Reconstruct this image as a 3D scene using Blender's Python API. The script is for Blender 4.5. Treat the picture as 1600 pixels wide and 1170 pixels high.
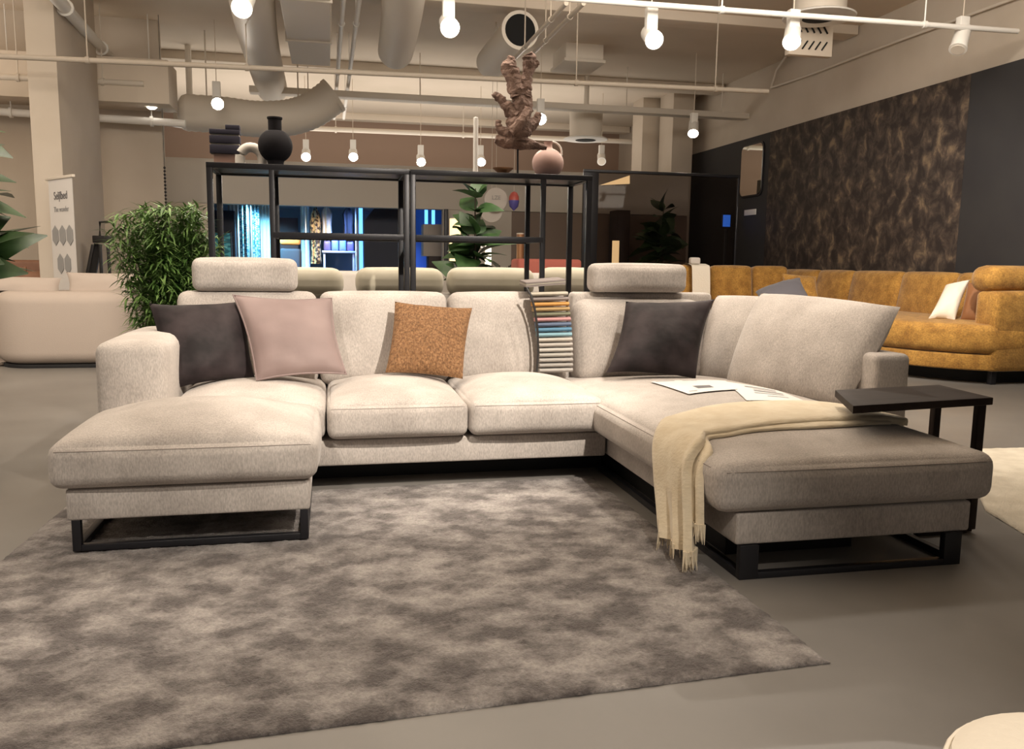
import bpy, bmesh, math, random
from mathutils import Vector, Matrix, noise
from mathutils.bvhtree import BVHTree
random.seed(7)
for o in list(bpy.data.objects): bpy.data.objects.remove(o)
SC = bpy.context.scene
COL = SC.collection
R_ = math.radians
PI = math.pi

# ---------------------------------------------------------------- camera
F_PX, CAM_H = 1300.0, 1.15
PITCH, YAW, ROLL = R_(7.663), R_(12.374), R_(0.76)
def _cam():
    cp, sp, cy, sy, cr, sr = math.cos(PITCH), math.sin(PITCH), math.cos(YAW), math.sin(YAW), math.cos(ROLL), math.sin(ROLL)
    B = Matrix(((1,0,0),(0,0,-1),(0,1,0)))
    Ry = Matrix(((cy,-sy,0),(sy,cy,0),(0,0,1)))
    Rx = Matrix(((1,0,0),(0,cp,-sp),(0,sp,cp)))
    Rz = Matrix(((cr,-sr,0),(sr,cr,0),(0,0,1)))
    return Rz @ Rx @ B @ Ry
CM = _cam()
cam_data = bpy.data.cameras.new('camera'); cam = bpy.data.objects.new('camera', cam_data); COL.objects.link(cam)
cam_data.sensor_width = 36; cam_data.lens = F_PX/1600*36; cam_data.clip_start = .05; cam_data.clip_end = 200
rw, dw, fw = CM[0], CM[1], CM[2]
m4 = Matrix(((rw[0],-dw[0],-fw[0],0),(rw[1],-dw[1],-fw[1],0),(rw[2],-dw[2],-fw[2],CAM_H),(0,0,0,1)))
cam.matrix_world = m4
SC.camera = cam
def ray(x, y): return CM.transposed() @ Vector((x-800, y-585, F_PX))
def atZ(x, y, z): d = ray(x, y); return d*((z-CAM_H)/d.z) + Vector((0,0,CAM_H))
def atY(x, y, Y): d = ray(x, y); return d*(Y/d.y) + Vector((0,0,CAM_H))
def atX(x, y, X): d = ray(x, y); return d*(X/d.x) + Vector((0,0,CAM_H))

# ---------------------------------------------------------------- world, exposure, general light
SC.view_settings.view_transform = 'Standard'; SC.view_settings.look = 'None'
SC.view_settings.exposure = 0.0; SC.view_settings.gamma = 1.0
W = bpy.data.worlds.new('world'); SC.world = W; W.use_nodes = True
W.node_tree.nodes['Background'].inputs[0].default_value = (1.0, .88, .76, 1)
W.node_tree.nodes['Background'].inputs[1].default_value = 0.16
SC.cycles.max_bounces = 8; SC.cycles.diffuse_bounces = 5; SC.cycles.sample_clamp_indirect = 4
WARM = (1.0, .89, .76)
def spot_light(name, loc, target, energy, cone, blend=.5, color=WARM, size=.06, parent=None, base=None):
    l = bpy.data.lights.new(name, 'SPOT'); l.energy = energy; l.spot_size = R_(cone); l.spot_blend = blend
    l.color = color; l.shadow_soft_size = size
    o = bpy.data.objects.new(name, l); COL.objects.link(o)
    o.rotation_euler = (Vector(target)-Vector(loc)).to_track_quat('-Z', 'Y').to_euler()
    if parent is not None:
        o.parent = parent; o.location = Vector(loc)-Vector(base)
    else: o.location = loc
    return o
# the track spotlights of the same ceiling that hang behind and above the camera, out of frame, and one added for the corner
spot_light('unseen_spot_light', (1.7, 1.2, 3.5), (.30, 4.75, .6), 1080, 40, .6)
spot_light('unseen_spot_light', (2.3, 3.5, 3.5), (1.95, 4.3, .4), 230, 50, .7)  # extra spot added to brighten the right corner cushions and blanket
spot_light('unseen_spot_light', (-1.2, .6, 3.5), (-.6, 3.7, .3), 330, 40, .6)
spot_light('unseen_spot_light', (.7, -.6, 3.5), (.3, 1.75, 0), 420, 46, .6)
spot_light('unseen_spot_light', (-4.5, 5.5, 3.5), (-3.2, 10.5, .6), 380, 64, .6)
spot_light('unseen_spot_light', (4.3, 5.0, 3.5), (6.8, 9.6, .9), 650, 58, .6)
spot_light('unseen_spot_light', (4.6, 3.2, 3.5), (5.0, 4.8, 0), 300, 60, .6)
spot_light('unseen_spot_light', (2.0, 7.4, 3.5), (1.2, 6.4, 1.0), 200, 70, .6)
# unseen area fills added to lift the ceiling: overhead, far left, behind the fascia
def ceiling_fill(loc, sx_, sy_, energy, color=WARM):
    l = bpy.data.lights.new('added_ceiling_fill', 'AREA'); l.shape = 'RECTANGLE'; l.size = sx_; l.size_y = sy_; l.energy = energy; l.color = color
    o = bpy.data.objects.new('added_ceiling_fill', l); COL.objects.link(o); o.location = loc; o.rotation_euler = (PI,0,0)
ceiling_fill((-1.5,4.3,2.9), 10, 3, 330)
ceiling_fill((-7.5,9.5,2.9), 4, 6, 320)
ceiling_fill((.8,17.8,2.7), 10, 4, 190)
def fascia_fill(loc, sx_, sy_, energy, color=WARM):  # unseen overhead area fill, added to brighten the fascia and the back
    l = bpy.data.lights.new('added_fascia_fill', 'AREA'); l.shape = 'RECTANGLE'; l.size = sx_; l.size_y = sy_; l.energy = energy; l.color = color
    o = bpy.data.objects.new('added_fascia_fill', l); COL.objects.link(o); o.location = loc; o.rotation_euler = (R_(38),0,0)
fascia_fill((1.5,5.8,4.2), 9, 1.4, 380)

# ---------------------------------------------------------------- materials
def mat(name, col, rough=.6, metal=0, col2=None, scale=8, stretch=(1,1,1), detail=4, lo=.35, hi=.65, bump=0, bscale=60, bstretch=(1,1,1), bdist=.01, sheen=0, coat=0, emit=0, ecol=None, trans=0, spec=.5, weave=0, coords='Object', nrough=.5):
    m = bpy.data.materials.new(name); m.use_nodes = True
    nt = m.node_tree; N = nt.nodes; L = nt.links; b = N['Principled BSDF']
    b.inputs['Base Color'].default_value = (*col, 1); b.inputs['Roughness'].default_value = rough
    b.inputs['Metallic'].default_value = metal; b.inputs['Specular IOR Level'].default_value = spec
    if sheen: b.inputs['Sheen Weight'].default_value = sheen; b.inputs['Sheen Roughness'].default_value = .4
    if coat: b.inputs['Coat Weight'].default_value = coat
    if trans: b.inputs['Transmission Weight'].default_value = trans
    if emit:
        b.inputs['Emission Color'].default_value = (*(ecol or col), 1); b.inputs['Emission Strength'].default_value = emit
    tc = N.new('ShaderNodeTexCoord')
    def nz(sc, st, det):
        mp = N.new('ShaderNodeMapping'); mp.inputs['Scale'].default_value = st
        L.new(tc.outputs[coords], mp.inputs['Vector'])
        n = N.new('ShaderNodeTexNoise'); n.inputs['Scale'].default_value = sc; n.inputs['Detail'].default_value = det; n.inputs['Roughness'].default_value = nrough
        L.new(mp.outputs[0], n.inputs['Vector']); return n
    if col2 is not None:
        n = nz(scale, stretch, detail)
        r = N.new('ShaderNodeValToRGB'); r.color_ramp.elements[0].position = lo; r.color_ramp.elements[1].position = hi
        r.color_ramp.elements[0].color = (*col, 1); r.color_ramp.elements[1].color = (*col2, 1)
        L.new(n.outputs['Fac'], r.inputs['Fac'])
        out = r.outputs['Color']
        if weave:
            n2 = nz(bscale*.7, bstretch, 2)
            mr = N.new('ShaderNodeMapRange'); mr.inputs['From Min'].default_value = .3; mr.inputs['From Max'].default_value = .7
            mr.inputs['To Min'].default_value = 1-weave; mr.inputs['To Max'].default_value = 1+weave*.6
            L.new(n2.outputs['Fac'], mr.inputs['Value'])
            mx = N.new('ShaderNodeMix'); mx.data_type = 'RGBA'; mx.blend_type = 'MULTIPLY'; mx.inputs['Factor'].default_value = 1
            L.new(out, mx.inputs['A']); L.new(mr.outputs[0], mx.inputs['B']); out = mx.outputs['Result']
        L.new(out, b.inputs['Base Color'])
    if bump:
        n = nz(bscale, bstretch, 3)
        bp = N.new('ShaderNodeBump'); bp.inputs['Strength'].default_value = bump; bp.inputs['Distance'].default_value = bdist
        L.new(n.outputs['Fac'], bp.inputs['Height']); L.new(bp.outputs[0], b.inputs['Normal'])
    return m
M = {}
M['cream'] = mat('cream_paint', (.54,.47,.39), .8, col2=(.59,.52,.44), scale=1.3)
M['ceil'] = mat('ceiling_paint', (.66,.58,.48), .85, col2=(.72,.63,.53), scale=.8, bump=.2, bscale=9)
M['duct'] = mat('duct_paint', (.68,.62,.54), .6)
M['pipe'] = mat('pipe_paint', (.46,.40,.33), .6)
M['white'] = mat('white_enamel', (.82,.80,.76), .45)
M['blackm'] = mat('black_steel', (.018,.018,.022), .38, metal=.3, bump=.1, bscale=200, bdist=.001)
M['void'] = mat('black_void', (.004,.004,.004), .9)
M['black_underblock'] = mat('underblock_black', (.008,.008,.009), .7)
M['darkwall'] = mat('dark_wall_paint', (.028,.027,.03), .75, col2=(.033,.032,.034), scale=2)
M['brownwall'] = mat('brown_wall_paint', (.40,.285,.22), .8)
M['taupewall'] = mat('taupe_wall_paint', (.19,.145,.12), .8)
M['greywall'] = mat('grey_beige_paint', (.50,.46,.41), .8)
M['floor'] = mat('polished_concrete', (.15,.139,.128), .42, col2=(.235,.222,.206), scale=.75, detail=7, lo=.3, hi=.72, bump=.08, bscale=30, bdist=.003, coat=.12)
M['sofa'] = mat('light_chenille', (.43,.39,.36), .95, col2=(.54,.495,.46), scale=5, bump=.5, bscale=250, bstretch=(1,1,.35), bdist=.003, sheen=.2, weave=.2, spec=.2)
M['seam'] = mat('seam_thread', (.28,.245,.22), .9)
M['rug'] = mat('shaggy_viscose', (.125,.11,.106), .9, col2=(.38,.35,.333), scale=6.2, stretch=(.85,1.1,1), detail=12, nrough=.62, lo=.41, hi=.63, bump=.9, bscale=120, bdist=.012, sheen=.15, weave=.22, spec=.1)
M['whiterug'] = mat('cream_pile', (.55,.49,.39), .9, col2=(.66,.60,.49), scale=8, bump=.6, bscale=140, bdist=.006)
M['velvet'] = mat('dark_velvet', (.011,.008,.009), .6, col2=(.040,.030,.032), scale=6, detail=3, spec=.2, sheen=.06, bump=.15, bscale=25, bdist=.01)
M['pink'] = mat('dusty_pink_velvet', (.20,.142,.135), .65, col2=(.27,.20,.19), scale=3.5, detail=2, sheen=.25, bump=.1, bscale=20)
M['mustard'] = mat('mustard_boucle', (.15,.070,.026), .9, col2=(.29,.155,.072), scale=110, stretch=(1,1,.5), detail=3, bump=.8, bscale=110, bdist=.008, weave=.3)
M['yellow'] = mat('ochre_chenille', (.30,.145,.025), .85, col2=(.46,.245,.05), scale=9, detail=5, bump=.6, bscale=90, bdist=.008, weave=.3, sheen=.3)
M['blanket'] = mat('cream_wool', (.68,.58,.42), .95, col2=(.76,.67,.51), scale=12, bump=.5, bscale=90, bstretch=(.35,1,1), bdist=.006, sheen=.3)
M['paper'] = mat('white_paper', (.72,.70,.68), .6)
M['ink'] = mat('grey_ink', (.12,.115,.12), .7)
M['inkl'] = mat('pale_ink', (.32,.32,.32), .7)
M['wood'] = mat('dark_wood', (.018,.011,.009), .6, spec=.2, col2=(.03,.02,.016), scale=6, stretch=(1,8,1))
M['leaf'] = mat('fig_leaf', (.02,.055,.017), .42, col2=(.045,.10,.03), scale=9)
M['bamboo'] = mat('bamboo_leaf', (.075,.165,.035), .5, col2=(.25,.40,.12), scale=14, detail=2, lo=.4, hi=.7)
M['bstem'] = mat('bamboo_stem', (.10,.15,.05), .5)
M['bark'] = mat('thin_bark', (.05,.035,.025), .8)
M['drift'] = mat('driftwood', (.13,.08,.062), .85, col2=(.27,.18,.145), scale=14, stretch=(1,1,.4), detail=6, bump=.9, bscale=40, bdist=.02)
M['vase'] = mat('matt_black_ceramic', (.012,.011,.014), .8, spec=.2, bump=.2, bscale=60, bdist=.002)
M['pinkvase'] = mat('blush_ceramic', (.46,.30,.26), .55)
M['plaster'] = mat('plaster_white', (.72,.68,.63), .8)
M['navy'] = mat('navy_slats', (.022,.02,.04), .7)
M['whitefab'] = mat('white_boucle', (.46,.39,.34), .95, bump=.4, bscale=120, bdist=.004)
M['offwhite'] = mat('offwhite_fabric', (.58,.54,.50), .9, bump=.4, bscale=140, bdist=.003)
M['olive'] = mat('olive_beige_velvet', (.40,.36,.27), .8, col2=(.47,.43,.34), scale=4, sheen=.4)
M['brownfab'] = mat('brown_leather', (.20,.095,.055), .6, col2=(.26,.13,.08), scale=5)
M['rust'] = mat('rust_velvet', (.22,.09,.03), .7, sheen=.4)
M['greyblue'] = mat('grey_blue_velvet', (.13,.125,.145), .8, sheen=.3)
M['ivory'] = mat('ivory_fabric', (.76,.70,.60), .9, bump=.3, bscale=50)
M['blackp'] = mat('black_plastic', (.02,.018,.018), .5)
M['bulb'] = mat('lamp_glow', (1,.95,.88), .5, emit=40, ecol=(1,.93,.82))
M['glowy'] = mat('paper_lamp_glow', (.9,.75,.45), .7, emit=1.6, ecol=(1,.72,.36))
M['gloww'] = mat('white_lamp_glow', (.95,.9,.75), .7, emit=2.6, ecol=(1,.88,.62))
M['blueglow'] = mat('blue_lit_tube', (.2,.5,1), .5, emit=2.2, ecol=(.12,.42,1))
M['screen'] = mat('blue_screen', (.05,.2,.8), .4, emit=1.2, ecol=(.03,.15,.75))
M['curtain'] = mat('pale_curtain', (.7,.74,.76), .8)
M['curtain2'] = mat('striped_curtain', (.06,.16,.24), .8, col2=(.55,.65,.7), scale=60, stretch=(.2,.2,1), lo=.48, hi=.52, detail=0)
M['leopard'] = mat('leopard_cloth', (.42,.27,.12), .8, col2=(.04,.025,.015), scale=17, detail=1, lo=.5, hi=.54)
M['beigecloth'] = mat('beige_cloth', (.5,.42,.33), .9)
M['darkcloth'] = mat('dark_cloth', (.035,.033,.045), .9)
M['maroon'] = mat('maroon_panel', (.06,.025,.03), .7)
M['orange'] = mat('orange_throw', (.55,.20,.04), .8)
M['shopwall'] = mat('shop_grey_paint', (.30,.34,.42), .8)
M['navyp'] = mat('navy_panel', (.008,.012,.03), .6)
M['bluep'] = mat('pale_blue_paint', (.35,.42,.6), .6)
M['bagblue'] = mat('blue_leather', (.12,.22,.55), .5)
M['bagpur'] = mat('purple_leather', (.10,.08,.18), .5)
M['box'] = mat('grey_cardboard', (.40,.35,.31), .8)
M['boxd'] = mat('dark_box', (.06,.045,.045), .8)
M['cyanart'] = mat('cyan_leaf_print', (.02,.22,.30), .6, col2=(.12,.62,.72), scale=7, stretch=(1,1,2.5), detail=1, lo=.45, hi=.55)
M['copper'] = mat('ribbed_copper', (.42,.22,.11), .4, metal=.6)
M['mirror'] = mat('mirror_glass', (.72,.74,.70), .03, metal=1)
M['red'] = mat('red_foil', (.5,.10,.08), .4)
M['bluef'] = mat('blue_foil', (.10,.09,.35), .4)
M['salmon'] = mat('salmon_light_colour', (.55,.16,.12), .8)
def wallpaper():
    m = bpy.data.materials.new('jungle_wallpaper'); m.use_nodes = True
    nt = m.node_tree; N = nt.nodes; L = nt.links; b = N['Principled BSDF']; b.inputs['Roughness'].default_value = .7
    tc = N.new('ShaderNodeTexCoord'); mp = N.new('ShaderNodeMapping'); mp.inputs['Scale'].default_value = (1,1,.8)
    L.new(tc.outputs['Object'], mp.inputs['Vector'])
    n = N.new('ShaderNodeTexNoise'); n.inputs['Scale'].default_value = 5.5; n.inputs['Detail'].default_value = 9; n.inputs['Roughness'].default_value = .62; n.inputs['Distortion'].default_value = .45
    L.new(mp.outputs[0], n.inputs['Vector'])
    r = N.new('ShaderNodeValToRGB'); e = r.color_ramp.elements
    e[0].position = .42; e[0].color = (.024,.017,.015,1); e[1].position = .68; e[1].color = (.20,.145,.092,1)
    x = e.new(.55); x.color = (.068,.050,.040,1)
    L.new(n.outputs['Fac'], r.inputs['Fac']); L.new(r.outputs[0], b.inputs['Base Color'])
    return m
M['wallpaper'] = wallpaper()
def smoked():
    m = bpy.data.materials.new('smoked_glass'); m.use_nodes = True
    nt = m.node_tree; N = nt.nodes; L = nt.links; N.remove(N['Principled BSDF'])
    t = N.new('ShaderNodeBsdfTransparent'); t.inputs[0].default_value = (.62,.58,.56,1)
    g = N.new('ShaderNodeBsdfGlossy'); g.inputs['Roughness'].default_value = .04; g.inputs[0].default_value = (.8,.8,.8,1)
    mx = N.new('ShaderNodeMixShader'); fr = N.new('ShaderNodeFresnel'); fr.inputs[0].default_value = 1.22
    L.new(fr.outputs[0], mx.inputs[0]); L.new(t.outputs[0], mx.inputs[1]); L.new(g.outputs[0], mx.inputs[2])
    L.new(mx.outputs[0], N['Material Output'].inputs[0]); return m
M['smoked'] = smoked()

# ---------------------------------------------------------------- builders
BASE = {}
class MB:
    """collects shapes in world coordinates, then links them as one mesh object"""
    def __init__(s): s.v = []; s.f = []
    def add(s, vs, fs, mtx=None):
        o = len(s.v)
        s.v += [(mtx @ Vector(p)) if mtx is not None else Vector(p) for p in vs]
        s.f += [tuple(i+o for i in f) for f in fs]
        return s
    def box(s, lo, hi, bev=0.004, mtx=None):
        lo = Vector(lo); hi = Vector(hi); sz = [abs(hi[i]-lo[i]) for i in range(3)]
        return s.soft((lo+hi)/2, sz, min(bev, min(sz)*.45), n=0, mtx=mtx)
    def soft(s, c, size, r, puff=None, n=8, mtx=None, sag=0):
        """rounded box; puff = {axis-sign: amount} swells a face"""
        h = [a/2 for a in size]; puff = puff or {}
        ts = []
        for a in range(3):
            ri = max(h[a]-r, 0)
            e = [-h[a] + r*(1-math.cos(k*PI/6)) for k in range(4)] if n else [-h[a], -h[a]+r*.3, -ri]
            e = [min(x, 0) for x in e]
            mid = [ri*(2*k/max(n,1)-1) for k in range(1, n)] if n else []
            ts.append(e + mid + [-x for x in reversed(e)])
        idx = {}; vs = []; fs = []
        L = [len(t)-1 for t in ts]
        def vert(i, j, k):
            key = (i,j,k)
            if key in idx: return idx[key]
            p = [ts[0][i], ts[1][j], ts[2][k]]
            inn = [max(-(h[a]-r), min(h[a]-r, p[a])) for a in range(3)]
            d = Vector([p[a]-inn[a] for a in range(3)])
            if d.length > 1e-9: q = Vector(inn) + d.normalized()*r
            else: q = Vector(p)
            u = [p[a]/h[a] if h[a] else 0 for a in range(3)]
            for a in range(3):
                b_, c_ = (a+1)%3, (a+2)%3
                for sg in (1,-1):
                    am = puff.get((a,sg))
                    if am:
                        w = max(0, (u[a]*sg+1)/2)
                        q[a] += sg*am*w*(1-abs(u[b_])**2.4)*(1-abs(u[c_])**2.4)
            idx[key] = len(vs); vs.append(q+Vector(c)); return idx[key]
        for a in range(3):
            b_, c_ = (a+1)%3, (a+2)%3
            for side in (0, L[a]):
                for i in range(L[b_]):
                    for j in range(L[c_]):
                        qs = []
                        for (di,dj) in ((0,0),(1,0),(1,1),(0,1)):
                            k = [0,0,0]; k[a] = side; k[b_] = i+di; k[c_] = j+dj
                            qs.append(vert(*k))
                        if side == 0: qs.reverse()
                        fs.append(qs)
        return s.add(vs, fs, mtx)
    def tube(s, pts, r, n=10, cap=True, closed=False, sx=1.0):
        pts = [Vector(p) for p in pts]; vs = []; fs = []; m = len(pts)
        rs = r if isinstance(r, (list, tuple)) else [r]*m
        up = Vector((0,0,1))
        for i, p in enumerate(pts):
            if closed: d = pts[(i+1)%m]-pts[i-1]
            else: d = pts[min(i+1,m-1)]-pts[max(i-1,0)]
            d = d.normalized() if d.length > 1e-9 else Vector((0,0,1))
            ref = up if abs(d.z) < .95 else Vector((1,0,0))
            a = d.cross(ref).normalized(); b = a.cross(d)
            for k in range(n):
                t = 2*PI*k/n; vs.append(p + a*(math.cos(t)*rs[i]*sx) + b*(math.sin(t)*rs[i]))
        for i in range(m if closed else m-1):
            for k in range(n):
                a0 = i*n+k; a1 = i*n+(k+1)%n; i2 = (i+1)%m; b0 = i2*n+k; b1 = i2*n+(k+1)%n
                fs.append((a0,a1,b1,b0))
        if cap and not closed:
            fs.append(tuple(reversed(range(n)))); fs.append(tuple(range((m-1)*n, m*n)))
        return s.add(vs, fs)
    def bar(s, a, b, w, d=None):
        """square bar between two points, axis aligned edges"""
        a = Vector(a); b = Vector(b); d = d or w; ax = (b-a); l = ax.length; ax.normalize()
        ref = Vector((0,0,1)) if abs(ax.z) < .9 else Vector((0,1,0))
        x = ax.cross(ref).normalized(); y = x.cross(ax)
        mt = Matrix((x, y, ax)).transposed().to_4x4(); mt.translation = (a+b)/2
        return s.box((-w/2,-d/2,-l/2), (w/2,d/2,l/2), min(w,d)*.12, mtx=mt)
    def lathe(s, c, prof, n=32, mtx=None, ax=None):
        vs = []; fs = []; m = len(prof)
        for (r, z) in prof:
            for k in range(n):
                t = 2*PI*k/n; vs.append(Vector(c)+Vector((r*math.cos(t), r*math.sin(t), z)))
        for i in range(m-1):
            for k in range(n):
                fs.append((i*n+k, i*n+(k+1)%n, (i+1)*n+(k+1)%n, (i+1)*n+k))
        fs.append(tuple(reversed(range(n)))); fs.append(tuple(range((m-1)*n, m*n)))
        return s.add(vs, fs, mtx)
    def prism(s, poly, z0, z1, r=.02, crown=0, rings=4):
        """extruded plan outline with rounded rims; crown lifts the middle of the top"""
        n = len(poly); cx = sum(p[0] for p in poly)/n; cy = sum(p[1] for p in poly)/n
        def off(t): # inset outline
            out = []
            for i in range(n):
                a = Vector(poly[i-1][:2]); b = Vector(poly[i][:2]); c = Vector(poly[(i+1)%n][:2])
                d1 = (b-a).normalized(); d2 = (c-b).normalized()
                nn = Vector((-(d1.y+d2.y), d1.x+d2.x)); nn = nn.normalized() if nn.length > 1e-6 else Vector((-d1.y, d1.x))
                out.append(b+nn*t)
            return out
        area = sum(poly[i-1][0]*poly[i][1]-poly[i][0]*poly[i-1][1] for i in range(n))
        if area < 0: poly = list(reversed(poly))
        lay = []
        for k in range(rings+1):
            t = PI/2*k/rings; lay.append((r*(1-math.sin(t)), z0+r*(1-math.cos(t))))
        for k in range(rings+1):
            t = PI/2*k/rings; lay.append((r*(1-math.cos(t)), z1-r*(1-math.sin(t))))
        vs = []; fs = []
        for (t, z) in lay:
            vs += [Vector((p.x,p.y,z)) for p in off(t)]
        m = len(lay)
        for i in range(m-1):
            for k in range(n): fs.append((i*n+k, i*n+(k+1)%n, (i+1)*n+(k+1)%n, (i+1)*n+k))
        fs.append(tuple(reversed(range(n))))
        last = off(r); prev = (m-1)*n
        for j in range(1, 5):
            f = 1-j/5
            o0 = len(vs); vs += [Vector((cx+(p.x-cx)*f, cy+(p.y-cy)*f, z1+crown*(1-f**2.2))) for p in last]
            for k in range(n): fs.append((prev+k, prev+(k+1)%n, o0+(k+1)%n, o0+k))
            prev = o0
        fs.append(tuple(range(prev, prev+n)))
        return s.add(vs, fs)
    def grid(s, fn, nu, nv, closeu=False):
        vs = [fn(i/nu, j/nv) for i in range(nu+1) for j in range(nv+1)]; fs = []
        for i in range(nu):
            for j in range(nv):
                a = i*(nv+1)+j; fs.append((a, a+1, a+nv+2, a+nv+1))
        return s.add(vs, fs)
    def leaf(s, base, d, up, ln, wd, bend=.3, n=4, fold=.15):
        d = Vector(d).normalized(); up = Vector(up); x = d.cross(up)
        if x.length < 1e-4: x = d.cross(Vector((1,0,0)))
        x.normalize(); u = x.cross(d).normalized(); vs = []; fs = []
        for i in range(n+1):
            t = i/n; w = wd*.5*max(.04, math.sin(PI*(t**.8))*1.0 + .02)
            c = Vector(base)+d*(ln*t) - u*(bend*ln*t*t)
            vs += [c - x*w + u*w*fold, c, c + x*w + u*w*fold]
        for i in range(n):
            for k in (0,1):
                a = i*3+k; fs.append((a, a+1, a+4, a+3))
        return s.add(vs, fs)
    def build(s, name, m, parent=None, base=None, smooth=True, angle=40):
        b = Vector(base) if base is not None else (BASE[parent.name] if parent is not None else Vector((0,0,0)))
        me = bpy.data.meshes.new(name); me.from_pydata([p-b for p in s.v], [], s.f); me.update()
        bm = bmesh.new(); bm.from_mesh(me); bmesh.ops.remove_doubles(bm, verts=bm.verts, dist=1e-5)
        bmesh.ops.recalc_face_normals(bm, faces=bm.faces); bm.to_mesh(me); bm.free()
        me.materials.append(m if not isinstance(m, str) else M[m])
        if smooth:
            for p in me.polygons: p.use_smooth = True
            me.set_sharp_from_angle(angle=R_(angle))
        o = bpy.data.objects.new(name, me); COL.objects.link(o)
        if parent is not None: o.parent = parent
        else: o.location = b
        BASE[o.name] = b
        return o
def tag(o, label, cat, group=None):
    o['label'] = label; o['category'] = cat
    if group: o['group'] = group
    return o
def thing(name, label, cat, loc=(0,0,0), group=None):
    o = bpy.data.objects.new(name, None); COL.objects.link(o); o.location = loc; o.empty_display_size = .1
    BASE[o.name] = Vector(loc); return tag(o, label, cat, group)
def struct(o): o['kind'] = 'structure'; return o
def text(body, size, loc, rot, m, parent, name='lettering', ext=.001):
    c = bpy.data.curves.new(name, 'FONT'); c.body = body; c.size = size; c.extrude = ext; c.align_x = 'CENTER'; c.align_y = 'CENTER'
    c.materials.append(M[m]); o = bpy.data.objects.new(name, c); COL.objects.link(o)
    bpy.context.view_layer.update()
    me = bpy.data.meshes.new_from_object(o.evaluated_get(bpy.context.evaluated_depsgraph_get()))
    bpy.data.objects.remove(o); o = bpy.data.objects.new(name, me); COL.objects.link(o)
    o.parent = parent; o.location = Vector(loc)-BASE[parent.name]; o.rotation_euler = rot; return o
def pillow_mb(bl, br, tr, tl, th, pinch=.06, wr=.006, seed=0, N=18):
    """cushion between four corners (seen from the front), th thick"""
    bl, br, tr, tl = map(Vector, (bl, br, tr, tl)); mb = MB()
    nrm = (br-bl).cross(tl-bl).normalized()
    ctr = (bl+br+tr+tl)/4
    for sg in (1,-1):
        def fn(a, b):
            u = -math.cos(a*PI); v = -math.cos(b*PI); u = .5*u + .5*(2*a-1); v = .5*v + .5*(2*b-1)
            s_, t_ = (u+1)/2, (v+1)/2
            p = bl*(1-s_)*(1-t_) + br*s_*(1-t_) + tr*s_*t_ + tl*(1-s_)*t_
            ex = 1 - pinch*(1-v*v)*abs(u); ey = 1 - pinch*(1-u*u)*abs(v)
            c = p-ctr; ux = (br-bl).normalized(); vy = nrm.cross(ux)
            cx_, cy_ = c.dot(ux), c.dot(vy)
            p = ctr + ux*cx_*ex + vy*cy_*ey + nrm*c.dot(nrm)
            k = max(0,(1-u**2))*max(0,(1-v**2)); hgt = th*.5*k**.42
            hgt += wr*noise.noise(Vector((u*2.2+seed, v*2.2, sg*3)))*min(1, 4*k) + wr*.5*noise.noise(Vector((u*6+seed, v*6, sg)))*min(1, 4*k)
            return p + nrm*sg*hgt
        if sg == 1: mb.grid(fn, N, N)
        else: mb.grid(lambda a, b: fn(1-a, b) if False else fn(a, b), N, N)
    return mb
def pillow(name, label, corners, th, m, group=None, piping=None, seed=0, pinch=.085, cat='cushion', wr=.011):
    mb = pillow_mb(*corners, th, seed=seed, pinch=pinch, wr=wr)
    ctr = sum((Vector(c) for c in corners), Vector())/4; ctr.z = min(c[2] for c in corners)
    o = tag(mb.build(name, m, base=ctr), label, cat, group)
    if piping:
        bl, br, tr, tl = map(Vector, corners); c0 = (bl+br+tr+tl)/4
        nrm = (br-bl).cross(tl-bl).normalized(); ux = (br-bl).normalized(); vy = nrm.cross(ux); loop = []
        for (a, b, f) in ((bl,br,0),(br,tr,1),(tr,tl,0),(tl,bl,1)):
            for k in range(10):
                t = k/10; p = a.lerp(b, t); u = 2*t-1; c = p-c0; cx_, cy_ = c.dot(ux), c.dot(vy)
                e = 1-pinch*(1-u*u)
                loop.append(c0 + ux*cx_*(1 if f == 0 else e) + vy*cy_*(e if f == 0 else 1) + nrm*c.dot(nrm))
        pm = MB().tube(loop, .006, 6, closed=True); q = pm.build('piping', piping, o)
    return o
BASE_Z = .0

# ================================================================ the room
CEIL = 4.6; WX = 7.5; WTOP = 3.44
struct(MB().box((-11,-2,-.1), (9,24,0), .001).build('floor', 'floor'))
struct(MB().box((-11,-2,CEIL), (9,24,CEIL+.1), .001).build('ceiling', 'ceil'))
struct(MB().box((WX+.03,-2,0), (WX+.2,24,CEIL), .001).build('wall_right', 'cream'))
wend = atX(1070,240,WX).y
wp0, wp1 = atX(1521,120,WX).y, atX(1207,206,WX).y
struct(MB().box((WX-.03,-2,0), (WX+.03,wend,WTOP), .001).build('trim_0', 'darkwall'))
wpo = MB().box((WX-.036,wp0,.02), (WX-.0301,wp1,WTOP-.002), .0005).build('wallpaper_panel', 'wallpaper', base=(WX,wp0,0))
tag(wpo, 'brown mottled jungle wallpaper panel on the dark right wall', 'wallpaper')
struct(MB().box((-11,21.5,0), (9,21.7,CEIL), .001).build('wall_back', 'brownwall'))
# back left wall and column
xl = atY(258,330,13.6).x
struct(MB().box((-10.8,13.6,0), (xl,13.8,CEIL), .001).build('wall_front', 'cream'))
c0, c1 = atY(50,230,11).x, atY(96,230,11).x
struct(MB().box((c0,11,0), (c1,12.8,CEIL), .004).build('trim_1', 'cream'))
struct(MB().box((-10.8,12.9,3.3), (c1+.9,13.6,3.9), .004).build('trim_2', 'ceil'))
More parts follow.
